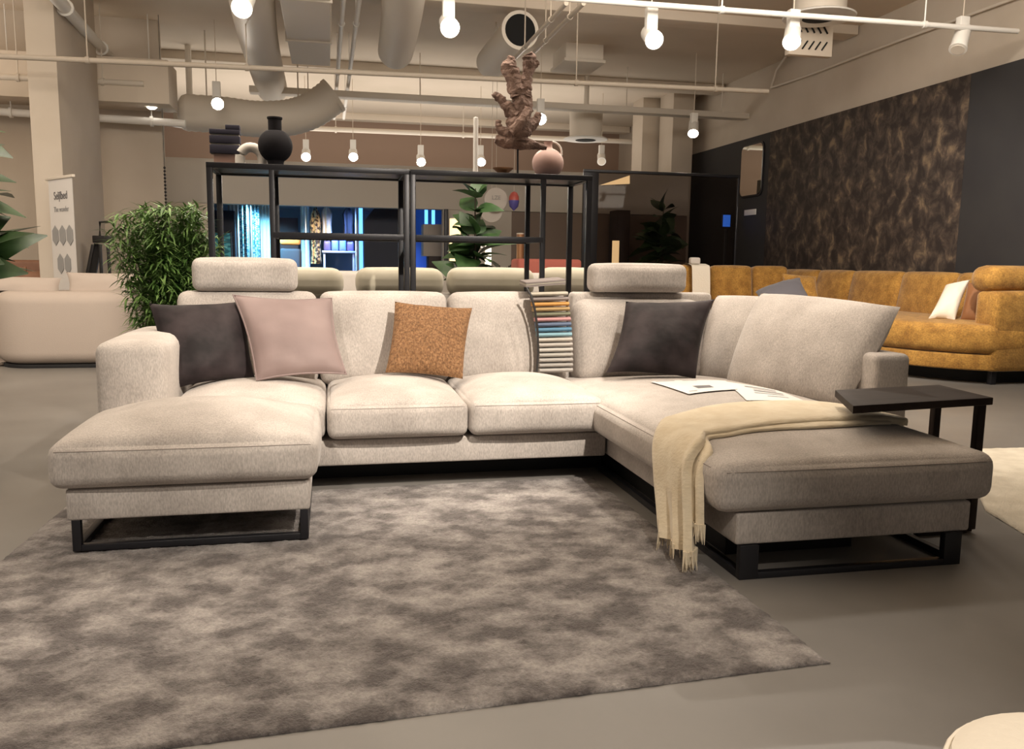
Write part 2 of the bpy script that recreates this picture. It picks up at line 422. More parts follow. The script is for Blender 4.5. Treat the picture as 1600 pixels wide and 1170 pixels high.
# shop front: fascia above the opening
f0, f1 = atY(240,250,15).x, atY(1078,260,15).x
zt = atY(500,254,15).z; zb = atY(500,322,15).z
struct(MB().box((f0,15,zb), (f1,15.25,zt), .004).build('trim_3', 'greywall'))
struct(MB().box((f0,15.02,0), (atY(328,330,15).x,15.2,zb), .004).build('trim_4', 'cream'))
struct(MB().box((atY(692,330,15).x,15.02,0), (atY(800,330,15).x,15.2,zb), .004).build('trim_5', 'greywall'))
struct(MB().box((atY(800,330,15).x+.001,15.03,0), (f1,15.2,zb-.004), .004).build('trim_6', 'taupewall'))
struct(MB().box((f0-.2,15.3,zb+.25), (atY(800,330,15).x,20.5,zb+.35), .004).build('trim_7', 'shopwall'))
struct(MB().box((f0-.3,20.5,0), (atY(800,330,15).x+.6,20.7,zb+.25), .004).build('trim_8', 'shopwall'))
struct(MB().box((atY(800,330,15).x,15.3,0), (atY(800,330,15).x+.1,20.5,zb+.25), .004).build('trim_9', 'shopwall'))
struct(MB().box((f0-.3,15.3,0), (f0-.2,20.5,zb+.25), .004).build('trim_10', 'shopwall'))
# cream columns on the far right
a, b = atY(1003,230,17).x, atY(1037,230,17).x
struct(MB().box((a,17,0), (b,17.6,CEIL), .004).build('trim_11', 'cream'))
a, b = atY(1050,230,16.2).x, atY(1082,230,16.2).x
struct(MB().box((a,16.2,0), (b,16.9,CEIL), .004).build('trim_12', 'cream'))
# ceiling beams
for i, (y, z) in enumerate(((11.2,4.47),(15.4,4.46),(20.6,4.45))):
    struct(MB().box((-10.8,y,z), (WX,y+.35,CEIL), .01).build('trim_%d' % (13+i), 'ceil'))

# ================================================================ ceiling services
def pipe(label, p0, p1, r, m='duct', name='ceiling_pipe', cat='pipe', clamps=3, ext=0, fr=None):
    p0 = Vector(p0); p1 = Vector(p1); d = (p1-p0).normalized(); p0 = p0-d*ext
    t = thing(name, label, cat, p0)
    MB().tube([p0, p1], r, 12).build('pipe_run', m, t)
    for q_ in (fr or [(k+.5)/clamps for k in range(clamps)]):
        c = p0.lerp(p1, q_)
        MB().tube([c-d*.02, c+d*.02], r*1.35, 12).build('clamp', m, t)
        MB().tube([c+Vector((0,0,r)), Vector((c.x,c.y,CEIL))], .008, 6).build('hanger_rod', m, t)
    return t
def lat(y, x0, y0, x1, y1):
    a = atY(x0,y0,y); b = atY(x1,y1,y); return a, b
TRY = 8.0
ta, tb = lat(TRY, 560,-18, 1590,49)
pipe('long white spotlight track pipe across the top of the photo, nearest the viewer', Vector((ta.x-4.5,TRY,ta.z)), tb, .028, 'white', 'lighting_track', 'track', 5)
TZ = (ta.z+tb.z)/2
pipe('thin cream pipe crossing the whole ceiling above the black shelf', *lat(10.3, -40,86, 1200,143), .03, 'pipe', fr=(.12,.3,.72,.92))
pipe('short cream pipe on the left ceiling above the column', *lat(12.9, -40,118, 225,131), .04, clamps=2)
pipe('white cable conduit on the far left, below the other pipes', *lat(13.3, -40,172, 290,193), .055, 'white', clamps=3)
a, b = lat(14.5, 390,140, 1200,177)
t = thing('cable_tray', 'grey cable tray running to the right behind the driftwood', 'cable tray', a)
MB().box((a.x,14.4,a.z-.05), (b.x,14.65,a.z+.05), .006).build('tray', 'duct', t)
for k in range(5):
    x = a.x+(b.x-a.x)*(k+.5)/5; MB().tube([(x,14.52,a.z), (x,14.52,CEIL)], .01, 6).build('hanger_rod', 'duct', t)
pipe('cream pipe far back above the row of small spotlights', *lat(18.0, 420,198, 1000,222), .05, clamps=3)
pipe('fat white pipe slanting down from the top left corner', atZ(64,-30,4.05), atZ(180,100,4.05), .075, 'white', clamps=2)
pipe('left of two thin white pipes beside the ribbed duct', atZ(538,-20,4.0), atZ(522,185,4.0), .03, 'white', clamps=3)
pipe('right of two thin white pipes beside the ribbed duct', atZ(564,-20,4.0), atZ(537,185,4.0), .03, 'white', clamps=3)
pipe('left of two thin pipes slanting over the driftwood', atZ(885,5,3.7), atZ(803,92,3.7), .024, 'pipe', clamps=2)
pipe('right of two thin pipes slanting over the driftwood', atZ(912,5,3.7), atZ(836,80,3.7), .024, 'pipe', clamps=2)
# conduit on the right wall
t = thing('wall_conduit', 'thin conduit high on the cream right wall above the wallpaper', 'conduit', (WX-.02,8,3.9))
q = [atX(1205,137,WX-.02), atX(1270,115,WX-.02), atX(1400,65,WX-.02), atX(1600,-8,WX-.02)]
MB().tube(q, .018, 8).build('conduit_run', 'duct', t)
MB().tube([atX(1205,137,WX-.02), atX(1213,110,WX-.05), atX(1228,88,WX-.1)], .018, 8).build('conduit_bend', 'duct', t)
def duct(label, pts, r, name='air_duct', rib=0, hole=False, m='duct'):
    t = thing(name, label, 'duct', pts[0])
    P = []
    pts = [Vector(p) for p in pts]
    if len(pts) > 2: # smooth
        for i in range(len(pts)-1):
            p0 = pts[max(i-1,0)]; p1 = pts[i]; p2 = pts[i+1]; p3 = pts[min(i+2,len(pts)-1)]
            for k in range(10):
                s = k/10; P.append(.5*((2*p1)+(-p0+p2)*s+(2*p0-5*p1+4*p2-p3)*s*s+(-p0+3*p1-3*p2+p3)*s**3))
        P.append(pts[-1])
    else:
        L = 24; P = [pts[0].lerp(pts[1], k/L) for k in range(L+1)]
    rs = [r*(1+(rib if k%2 else 0)) for k in range(len(P))]
    d = (P[-1]-P[-2]).normalized()
    if not hole:
        for k in range(1,5):
            a = k/4*PI/2; P.append(pts[-1]+d*r*.45*math.sin(a)); rs.append(max(r*math.cos(a), r*.05))
    MB().tube(P, rs, 28).build('duct_body', m, t)
    for q_ in (.3,.8):
        c = P[int(len(P)*q_)]; MB().tube([c+Vector((0,0,r*.9)), (c.x,c.y,CEIL)], .012, 6).build('hanger_rod', m, t)
    n = (P[0]-P[1]).normalized()
    MB().tube([P[0]-n*.03, P[0]+n*.03], r*1.06, 28).build('collar', m, t)
    if hole: MB().tube([P[0]+n*.031, P[0]+n*.034], r*.86, 28).build('open_end', 'void', t)
    return t
duct('round white air duct end hanging left of the big square duct', [atZ(385,-60,4.02), atZ(404,60,4.02), atZ(425,138,3.98)], .25)
duct('round white air duct end above the middle shelf post', [atZ(634,-60,4.05), atZ(628,20,4.05), atZ(618,80,4.0)], .24)
duct('short fat duct with a dark open end above the driftwood', [atZ(812,48,4.1), atZ(768,98,4.1)], .23, hole=True)
duct('ribbed flexible duct curving down above the black vase', [atY(520,150,14), atY(488,172,14), atY(450,184,14), atY(400,186,14), atY(350,180,14), atY(290,176,14)], .27, rib=.035)
a = atZ(456,100,3.85); b = atZ(516,106,3.85)
t = thing('air_duct', 'wide square air duct at the top between two round duct ends', 'duct', a)
MB().box((a.x,5.2,3.85), (b.x,a.y,4.45), .01).build('duct_body', 'duct', t)
for k in range(4): MB().box((a.x-.02,6+k*1.7,3.83), (b.x+.02,6.06+k*1.7,4.47), .004).build('flange', 'duct', t)
a = atY(884,90,13.2); b = atY(944,50,13.2)
t = thing('ventilation_box', 'square cream ventilation box right of the driftwood top', 'ventilation unit', (a.x,13.2,a.z))
MB().box((a.x,13.2,a.z), (b.x,14,b.z), .01).build('housing', 'duct', t)
MB().box((a.x-.03,13.17,a.z-.05), (b.x+.03,14.03,a.z), .006).build('bottom_flange', 'duct', t)
def diffuser(label, c, r, drum=.5):
    t = thing('air_diffuser', label, 'air diffuser', c)
    MB().lathe(c, [(r*.72,.0),(r*.74,drum),(r*.7,drum+.02)], 28).build('drum', 'duct', t)
    MB().lathe(c, [(r*.5,-.035),(r*.98,-.03),(r,-.015),(r*.9,.005),(r*.7,.01)], 28).build('cone', 'white', t)
    MB().lathe(c, [(r*.42,-.045),(r*.46,-.04),(r*.44,-.0351)], 24).build('slot', 'void', t)
    MB().tube([Vector(c)+Vector((0,0,drum)), (c[0],c[1],CEIL)], .05, 8).build('stem', 'duct', t)
diffuser('round air diffuser above the bamboo, between two spotlights', atY(298,194,15), .36, .25)
diffuser('round air diffuser drum right of the driftwood', atY(915,216,15.4), .42, .5)
diffuser('large round air diffuser drum at the top right', atZ(1280,24,4.1), .42, .35)
# grille slots on the ceiling at the right
g = atY(1268,58,9.8)
t = thing('ceiling_grille', 'slotted ceiling air grille beside the second spotlight from the right', 'air grille', g)
MB().box((g.x-.3,9.8,g.z-.22), (g.x+.3,9.9,g.z+.22), .01).build('plate', 'ceil', t)
for k in range(5):
    for s in (-1,1):
        p = Vector((g.x-.18+k*.09, 9.79, g.z+s*.10))
        MB().bar(p+Vector((-.035,0,s*.05)), p+Vector((.035,0,-s*.05)), .016).build('slot', 'void', t)

def spotlight(label, px_, py_, Y, aim, energy=60, lit=True, size=1.12, cone=70, trackz=None):
    """track spotlight: mount, bracket, can with bezel, glowing lens and its light"""
    c = atY(px_, py_, Y); d = (Vector(aim)-c).normalized()
    top = trackz if trackz else c.z+.34
    t = thing('ceiling_spotlight', label, 'spotlight', (c.x,c.y,top), 'white track spotlights')
    r = .075*size; back = c-d*.26*size
    MB().tube([c-d*.005, c-d*.02, back+d*.02, back], [r, r*1.0, r*.96, r*.8], 24).build('lamp_can', 'white', t)
    MB().tube([c-d*.012, c+d*.012], r*1.08, 24).build('bezel', 'white', t)
    if lit: MB().tube([c+d*.013, c+d*.02], r*.92, 24).build('lens', 'bulb', t)
    else: MB().tube([c+d*.013, c+d*.02], r*.8, 24).build('lens', 'duct', t)
    mid = c-d*.15*size
    MB().box((mid.x-.05*size,mid.y-.04,mid.z+r*.4), (mid.x+.05*size,mid.y+.04,top), .006).build('bracket', 'white', t)
    MB().tube([(mid.x,mid.y,top), (mid.x,mid.y,CEIL)], .006, 6).build('hanger_rod', 'ceil', t)
    if lit and energy: spot_light('lamp_light', c+d*.03, c+d*3, energy, cone, .6, size=.02, parent=t, base=(c.x,c.y,top))
    return t
spotlight('white ceiling spotlight at the top left edge of the photo, beside the left duct end', 378,12,8.0, (-1.2,3,0), 90)
spotlight('white ceiling spotlight facing us directly above the middle shelf post', 703,43,8.0, (.8,1,0), 90)
spotlight('white ceiling spotlight facing us between driftwood and smoked glass screen', 1022,62,8.0, (2.2,1.5,0), 100)
spotlight('white ceiling spotlight turned left, beside the slotted grille at right', 1237,65,8.0, (2.5,4.6,0), 90)
spotlight('unlit white ceiling spotlight above the dark wall at far right', 1497,76,8.0, (5.4,7.2,1.2), 0, lit=False)
spotlight('lit ceiling spotlight above the left end of the bamboo', 237,162,13.2, (-1.6,8.5,0), 70)
spotlight('very bright ceiling spotlight between the bamboo and black vase', 340,162,13.2, (0,4.5,.4), 90)
spotlight('dazzling ceiling spotlight right beside the driftwood sculpture', 845,186,13.2, (1.6,5,.6), 110, size=1.15)
spotlight('lit ceiling spotlight above the left end of the dark wall', 1083,208,13.2, (4.6,10.5,0), 80)
spotlight('small lit spotlight on the cream wall just left of the shelf', 240,235,14.4, (-1.8,10,0), 40)
spotlight('small lit spotlight just right of the black round vase', 478,245,16.7, (-.4,11,0), 40, cone=60)
spotlight('small lit spotlight above the left half of the long shelf, second right of the vase', 552,245,16.7, (.4,11,0), 40, cone=60)
spotlight('small lit spotlight above the shelf just right of its middle post', 658,253,16.7, (1.5,11,0), 40, cone=60)
spotlight('small lit spotlight beside the tall white candle', 752,253,16.7, (2.6,11,0), 40, cone=60)
spotlight('small unlit spotlight on the brown band right of the blush vase', 940,252,16.7, (4.2,12,0), 0, lit=False)

# ================================================================ grey U-shaped sofa
S = thing('u_shaped_sofa', 'large light grey U-shaped corner sofa in the middle of the showroom', 'sofa', (.7,4.6,0))
SO = 'sofa'
MB().box((-1.0,4.15,.13), (1.43,5.2,.262), .012).build('base_frame', SO, S)
MB().box((1.442,2.70,.13), (2.44,5.2,.25), .012).build('base_frame', SO, S)
def seat(lo, hi, r, crown, front=.02, extra=None, n=12):
    c = [(lo[i]+hi[i])/2 for i in range(3)]; sz = [hi[i]-lo[i] for i in range(3)]
    pf = {(2,1): crown, (1,-1): front, (0,1):.006, (0,-1):.006}; pf.update(extra or {})
    return MB().soft(c, sz, r, pf, n)
def seam_loop(lo, hi, z, r=.0025, ins=0.004):
    pts = []
    rr = .07
    for (cx, cy, a0) in ((hi[0]-rr,lo[1]+rr,-90),(hi[0]-rr,hi[1]-rr,0),(lo[0]+rr,hi[1]-rr,90),(lo[0]+rr,lo[1]+rr,180)):
        for k in range(5):
            a = R_(a0+k*22.5); pts.append((cx+rr*math.cos(a), cy+rr*math.sin(a), z))
    return pts
sc1 = seat((-.765,4.11,.272),(-.032,5.0,.455),.042,.07).build('seat_cushion', SO, S)
sc2 = seat((-.022,4.085,.272),(.676,5.0,.452),.042,.072).build('seat_cushion', SO, S)
sc3 = seat((.684,4.085,.272),(1.40,5.0,.452),.042,.072).build('seat_cushion', SO, S)
RC = seat((1.352,2.675,.252),(2.53,5.0,.442),.055,.075, .018, {(0,-1):.02,(0,1):.02}, n=18)
sc4 = RC.build('seat_cushion', SO, S)
bvh = BVHTree.FromPolygons(RC.v, RC.f)
# stitched edge lines of the seat cushions
def stitch(parent, pts):
    return MB().tube(pts, .0016, 6).build('seam', 'seam', parent)
def fol(bv, pts):
    out = []
    for p in pts:
        co, nn, i_, d_ = bv.find_nearest(Vector(p)); out.append(co+nn*.0006)
    return out
def stitch_front(parent, mb, x0, x1, y, z):
    bv = BVHTree.FromPolygons(mb.v, mb.f)
    stitch(parent, fol(bv, [(x0+(x1-x0)*k/20, y, z) for k in range(21)]))
# back rest: frame behind, then cushions
MB().box((-1.0,5.02,.13), (2.8,5.2,.72), .03).build('back_frame', SO, S)
MB().soft((2.70,4.38,.43), (.2,1.64,.6), .035, None, 2).build('back_frame', SO, S)
def back_cushion(x0, x1, z0, z1, y, th=.24, lean=11, r=.055, puff=.035, parent=S, name='back_cushion', m=SO, rz=0, n=10):
    mt = Matrix.Translation(((x0+x1)/2, y, z0)) @ Matrix.Rotation(R_(rz),4,'Z') @ Matrix.Rotation(R_(-lean),4,'X')
    return MB().soft((0,th/2,(z1-z0)/2), (x1-x0,th,z1-z0), r, {(1,-1):puff,(2,1):.012}, n, mtx=mt).build(name, m, parent)
back_cushion(-.845,-.075,.44,.985,4.87)
back_cushion(-.062,.69,.44,.985,4.88)
back_cushion(.70,1.44,.44,.985,4.88)
MB().box((1.475,5.0,.6), (2.42,5.12,.972), .03).build('back_frame', SO, S)
back_cushion(1.475,2.33,.43,.95,4.82,puff=.06,r=.075)
hr = MB().soft((-.47,5.03,1.06), (.575,.16,.185), .045, {(2,1):.008,(1,-1):.015}, 8).build('headrest', SO, S)
hr = MB().soft((1.895,5.0,1.062), (.63,.16,.175), .045, {(2,1):.008,(1,-1):.015}, 8).build('headrest', SO, S)
for x in (-.62,-.3,1.7,2.1): MB().tube([(x,5.03,1.02),(x,5.03,.9)], .008, 8).build('headrest_rod', 'blackm', S)
# right side back cushions, leaning outwards
mb = pillow_mb(atY(1082,592,4.86)+Vector((.05,0,0)), (2.37,4.49,.445), (2.635,4.53,.962), (2.46,5.02,.955), .22, pinch=-.02, wr=.004, N=16)
mb.build('back_cushion', SO, S)
mb = pillow_mb((2.265,4.47,.44), (2.515,3.68,.44), (2.78,3.65,.955), (2.56,4.64,.985), .26, pinch=-.015, wr=.008, seed=4, N=20)
mb.build('back_cushion', SO, S)
# left arm
MB().soft((-.915,4.66,.445), (.315,1.05,.62), .05, {(2,1):.02,(0,-1):.01,(1,-1):.012}, 8).build('armrest', SO, S)
# black sled legs, and black blocks for the shade under the base
MB().box((-.9,4.42,.0), (1.5,5.0,.128), .004).build('black_underblock', 'black_underblock', S)  # black block added for the unlit dark under the middle seats
def sled(x0, x1, y0, y1, z0, z1, w, parent, m='blackm', flat=.03):
    MB().box((x0,y0,z0), (x0+w,y0+flat,z1), .002).build('leg', m, parent)
    MB().box((x1-w,y0,z0), (x1,y0+flat,z1), .002).build('leg', m, parent)
    MB().box((x0+w,y0,z0), (x1-w,y0+flat,z0+.025), .002).build('foot_bar', m, parent)
sled(1.457,2.40,2.69,0,0,.13,.075,S)
MB().box((1.457,2.722,0), (1.49,4.4,.03), .002).build('foot_bar', 'blackm', S)
MB().box((2.37,2.722,0), (2.40,4.9,.03), .002).build('foot_bar', 'blackm', S)
MB().box((1.53,2.95,.0), (2.1,4.9,.126), .004).build('black_underblock', 'black_underblock', S)  # black block put in for the shade beneath the chaise
stitch_front(sc2, seat((-.022,4.085,.272),(.676,5.0,.452),.042,.072), -.02,.675,4.07,.437)
stitch_front(sc3, seat((.684,4.085,.272),(1.40,5.0,.452),.042,.072), .69,1.395,4.07,.437)
stitch_front(sc4, RC, 1.37,2.52,2.66,.425)
bv4 = bvh
stitch(sc4, fol(bv4, [(1.345,2.76+k*.085,.425) for k in range(24)]))

# ottoman
O = thing('ottoman', 'light grey ottoman on black sled legs at the left front of the sofa', 'ottoman', (-.55,3.75,.02))
MB().box((-1.0,3.374,.144), (-.092,4.10,.268), .012).build('base_frame', SO, O)
OT = MB().soft((-.556,3.735,.361), (.99,.80,.18), .05, {(2,1):.10,(1,-1):.02,(0,-1):.015,(0,1):.015}, 16)
oc = OT.build('seat_cushion', SO, O)
bvo = BVHTree.FromPolygons(OT.v, OT.f)
stitch(oc, fol(bvo, [(-1.045+k*.0395,3.31,.435) for k in range(26)]))
sled(-.985,-.10,3.378,0,.021,.146,.032,O)
MB().box((-.985,3.41,.021), (-.953,4.02,.045), .002).build('foot_bar', 'blackm', O)
MB().box((-.132,3.41,.021), (-.10,4.02,.045), .002).build('foot_bar', 'blackm', O)
MB().box((-.985,4.02,.021), (-.953,4.05,.146), .002).build('leg', 'blackm', O)
MB().box((-.132,4.02,.021), (-.10,4.05,.146), .002).build('leg', 'blackm', O)

# ---------------------------------------------------------------- loose cushions on the grey sofa
g = 'loose cushions on the grey sofa'
yb, ytp = 4.62, 4.86
pillow('throw_pillow', 'dark plum velvet cushion leaning beside the left armrest', (atY(255,612,4.45), atY(398,590,4.6), atY(388,469,4.76), atY(233,474,4.66)), .17, 'velvet', g, seed=1)
pillow('throw_pillow', 'dusty pink velvet cushion with piped edge leaning on the sofa back', (atY(401,594,4.45), atY(541,584,4.52), atY(518,466,4.80), atY(364,461,4.70)), .16, 'pink', g, piping='pink', seed=2)
pillow('throw_pillow', 'small mustard brown boucle cushion in the middle of the sofa', (atY(602,582,4.60), atY(723,592,4.55), atY(738,481,4.83), atY(617,471,4.84)), .13, 'mustard', g, seed=3, pinch=.055)
pillow('throw_pillow', 'dark plum velvet cushion standing in the right sofa corner', (atY(947,582,4.52), atY(1087,592,4.42), atY(1117,467,4.66), atY(978,471,4.74)), .17, 'velvet', g, seed=5)

# ---------------------------------------------------------------- swatch hanger over the sofa back
SW = thing('fabric_swatch_hanger', 'stack of folded upholstery fabric swatches draped over the sofa back', 'fabric samples', atY(865,580,4.78))
swc = [((.33,.30,.25),6),((.20,.17,.16),0),((.47,.24,.07),0),((.33,.22,.10),0),((.15,.15,.10),0),((.42,.22,.22),0),((.10,.13,.20),0),((.09,.20,.30),0),((.20,.34,.40),0),((.40,.37,.33),0),((.37,.34,.31),0),((.40,.38,.35),0),((.34,.32,.29),0),((.33,.31,.29),0),((.30,.28,.26),0),((.35,.33,.31),0)]
ns = len(swc)
for i, (c, _) in enumerate(swc):
    t0 = i/ns
    ya = 455+(582-455)*t0; yb_ = 455+(582-455)*(i+1)/ns
    off = 14*math.sin(min(1, t0*1.25)*PI/2)
    x0 = 829+off; x1 = 887+off*.55
    Y = 4.83-.06*t0
    p00 = atY(x0,yb_+.5,Y); p10 = atY(x1,yb_-.5,Y); p11 = atY(x1,ya,Y); p01 = atY(x0,ya+1.5,Y)
    th = Vector((0,.05,.012)); lip = Vector((0,-.012,0))
    mb = MB(); vs = []
    for z_ in range(5):
        a = z_/4; bulge = lip*math.sin(PI*a)
        for (q0, q1) in ((p00,p01),(p10,p11)):
            q = q0.lerp(q1, .08+.84*a); vs.append(q+bulge)
    base_ = [v for v in vs]
    back_ = [v+Vector((0,.06,0)) for v in base_]
    allv = base_+back_; fs = []
    for z_ in range(4):
        k = z_*2; fs += [(k,k+1,k+3,k+2),(10+k,10+k+2,10+k+3,10+k+1),(k,k+2,10+k+2,10+k),(k+1,10+k+1,10+k+3,k+3)]
    fs += [(0,10,11,1),(8,9,19,18)]
    mb.add(allv, fs)
    key = 'swatch_%d' % i
    M[key] = mat('swatch_fabric', c, .9, bump=.3, bscale=160, bdist=.002)
    mb.build('swatch', key, SW)
# the swatches folded over the top of the back
for k in range(3):
    a_, b_ = atY(822,449-k*2.4,4.86), atY(884,444-k*2.4,4.86)
    MB().add([a_, b_, b_+Vector((.005,.20,.01)), a_+Vector((.005,.20,.01)), a_+Vector((0,0,.011)), b_+Vector((0,0,.011)), b_+Vector((.005,.20,.021)), a_+Vector((.005,.20,.021))],
        [(0,1,2,3),(4,7,6,5),(0,4,5,1),(1,5,6,2),(2,6,7,3),(3,7,4,0)]).build('swatch', 'swatch_%d' % (0 if k%2 else 1), SW)
edge = [atY(823,450,4.80), atY(830,462,4.79), atY(836,485,4.78), atY(840,515,4.77), atY(841,550,4.76), atY(839,580,4.74)]
MB().tube(edge, .007, 8).build('binding_strap', 'blackp', SW)

# ---------------------------------------------------------------- papers on the chaise
def down(x, y, off=.0):
    h = bvh.ray_cast(Vector((x,y,2)), Vector((0,0,-1)))
    return Vector((x, y, (h[0].z if h[0] else .45)+off))
def sheet(name, label, quad, off, m='paper', group=None, marks=()):
    q = [atZ(px_,py_,.49) for (px_,py_) in quad]
    def P(u, v, o):
        p = q[0]*(1-u)*(1-v)+q[1]*u*(1-v)+q[2]*u*v+q[3]*(1-u)*v
        return down(p.x, p.y, o)
    c = P(.5,.5,off)
    t = thing(name, label, 'paper', c, group)
    mb = MB(); mb.grid(lambda u, v: P(u,v,off+.0015), 8, 8); mb.grid(lambda u, v: P(v,u,off), 8, 8)
    mb.build('sheet', m, t)
    for (u0,v0,u1,v1,mm) in marks:
        MB().grid(lambda u, v: P(u0+(u1-u0)*u, v0+(v1-v0)*v, off+.0023), 4, 2).build('print', mm, t)
    return t
sheet('price_sheet', 'white price sheet with a dark printed spot lying on the chaise, nearest the corner', ((1076,624),(1153,618),(1133,601),(1016,602)), .006, marks=((.34,.24,.62,.44,'ink'),(.05,.93,.30,.97,'inkl'),(.4,.92,.6,.96,'inkl'),(.1,.1,.25,.14,'inkl')), group='papers on the chaise')
sheet('price_sheet', 'white printed sheet with grey lines on the chaise, half under the cream blanket', ((1166,635),(1262,634),(1215,612),(1130,602)), .004, marks=((.3,.35,.8,.40,'inkl'),(.35,.48,.85,.54,'ink'),(.4,.62,.8,.66,'inkl'),(.3,.74,.85,.80,'ink'),(.45,.2,.8,.24,'inkl')), group='papers on the chaise')

# ---------------------------------------------------------------- blanket
BL = thing('throw_blanket', 'cream fringed wool blanket folded over the right chaise, hanging to the floor', 'blanket', (1.38,3.1,.5))
def spline(pts, n):
    pts = [Vector(p) for p in pts]; P = []
    for i in range(len(pts)-1):
        p0 = pts[max(i-1,0)]; p1 = pts[i]; p2 = pts[i+1]; p3 = pts[min(i+2,len(pts)-1)]
        for k in range(n):
            s = k/n; P.append(.5*((2*p1)+(-p0+p2)*s+(2*p0-5*p1+4*p2-p3)*s*s+(-p0+3*p1-3*p2+p3)*s**3))
    P.append(pts[-1]); return P
def strip(front, rear, name, th, pleat=0, layers=1, seed=0, endclose=.0):
    """folded cloth between a front edge line and a rear edge line, thickness th"""
    n = len(front); mb = MB(); NV = 26; vs = []
    for i in range(n):
        f = front[i]; r = rear[i]; acr = r-f; w = acr.length; u = i/(n-1)
        along = (front[min(i+1,n-1)]-front[max(i-1,0)]).normalized()
        nn = acr.normalized().cross(along); 
        if nn.length < 1e-5: nn = Vector((0,0,1))
        nn.normalize()
        if nn.z < -.05 or (abs(nn.z) <= .3 and nn.x > 0): nn = -nn
        for k in range(NV):
            a = 2*PI*k/NV; ca, sa = math.cos(a), math.sin(a)
            s_ = .5-.5*(abs(ca)**.55)*(1 if ca > 0 else -1)
            hgt = (abs(sa)**.6)*(1 if sa > 0 else 0)*th
            pl = pleat(u) if callable(pleat) else pleat
            wav = pl*(math.sin(s_*15+seed+u*2.2)+.45*math.sin(s_*29+2*seed)) if sa > 0 else pl*.6*math.sin(s_*15+seed+u*2.2)
            wr = .004*noise.noise(Vector((u*9, s_*5, seed)))
            vs.append(f+acr*s_+nn*(hgt+.004+wav*.9+ (wr if sa > 0 else 0)))
    fs = []
    for i in range(n-1):
        for k in range(NV): fs.append((i*NV+k, i*NV+(k+1)%NV, (i+1)*NV+(k+1)%NV, (i+1)*NV+k))
    fs.append(tuple(range(NV))); fs.append(tuple(range((n-1)*NV, n*NV)))
    mb.add(vs, fs); return mb.build(name, 'blanket', BL), vs[-NV:]
xs = [2.535,2.48,2.38,2.25,2.1,1.95,1.8,1.66,1.55,1.46]
fr = [down(x, 2.99+.21*max(0,(x-1.55))+.03*math.sin(x*5), 0) for x in xs]
re = [down(x, 3.36+.085*math.sin((x-1.4)*2.6), 0) for x in xs]
fr[0].z = fr[1].z-.005; re[0] = re[1]+Vector((.045,-.04,-.008)); fr[0] = fr[1]+Vector((.045,.03,-.008))
hang_f = [(1.40,2.90,.455),(1.345,2.86,.40),(1.325,2.81,.30),(1.318,2.775,.20),(1.31,2.745,.12),(1.31,2.735,.085)]
hang_r = [(1.40,3.33,.455),(1.345,3.24,.40),(1.325,3.16,.30),(1.318,3.09,.20),(1.31,3.04,.12),(1.31,3.02,.09)]
F_ = spline(fr+[Vector(p) for p in hang_f], 4); R2 = spline(re+[Vector(p) for p in hang_r], 4)
b1, end1 = strip(F_, R2, 'blanket_body', .034, pleat=lambda u: .003+.034*max(0,(u-.60)/.40))
# lower layer peeping out along the front fold and hanging shorter
fr2 = [p+Vector((0,-.028-.014*math.sin(p.x*7),0)) for p in fr[2:]]; fr2 = [down(p.x,p.y,0) for p in fr2]
re2 = [p+Vector((0,.12,0)) for p in fr2]; re2 = [down(p.x,p.y,0) for p in re2]
hf2 = [(1.408,2.845,.45),(1.355,2.80,.38),(1.34,2.765,.28),(1.335,2.745,.18)]
hr2 = [(1.408,2.97,.45),(1.352,2.93,.38),(1.336,2.87,.28),(1.332,2.84,.18)]
b2, end2 = strip(spline(fr2+[Vector(p) for p in hf2],4), spline(re2+[Vector(p) for p in hr2],4), 'under_layer', .014, pleat=lambda u: .002+.010*max(0,(u-.7)/.3), seed=3)
for (ring, ln, cnt, par) in ((end1, .06, 80, b1), (end2, .055, 26, b2)):
    fm = MB(); nr = len(ring)
    for k in range(cnt):
        t_ = random.random()*nr; i0 = int(t_)%nr; p = ring[i0].lerp(ring[(i0+1)%nr], t_-int(t_))
        q = p+Vector((random.uniform(-.010,.008), random.uniform(-.012,.012), -ln*random.uniform(.6,1))); q.z = max(q.z, .022)
        fm.tube([p+Vector((0,0,.02)), p.lerp(q,.5), q], [.005,.0038,.0012], 5)
    fr_o = fm.build('fringe', 'blanket', par); fr_o['kind'] = 'stuff'

# ================================================================ side table
zt_ = .605
tp = [atZ(1333,634,zt_), atZ(1552,621,zt_), atZ(1461,601,zt_), atZ(1305,609,zt_)]
tp = [tp[0], tp[1], tp[2]+Vector((.02,0,0)), tp[3]]
T = thing('side_table', 'dark brown slide-under side table over the right end of the chaise', 'side table', (tp[1].x-.3, tp[1].y+.2, 0))
mb = MB(); mb.prism([(p.x,p.y) for p in tp], zt_-.032, zt_, .004); mb.build('table_top', 'wood', T)
rx = tp[1].x-.035
ny, fy = tp[1].y+.03, tp[2].y-.03
MB().bar((rx,ny,.018), (rx,ny,zt_-.033), .036).build('leg', 'wood', T)
MB().bar((tp[2].x-.03,fy,.018), (tp[2].x-.03,fy,zt_-.033), .036).build('leg', 'wood', T)
MB().bar((rx,ny,.018), (tp[2].x-.03,fy,.018), .03).build('foot_bar', 'wood', T)
for (yy, x_) in ((ny,rx),(fy,tp[2].x-.03)): MB().bar((x_-.02,yy,.018), (2.46,yy,.018), .03).build('foot_bar', 'wood', T)

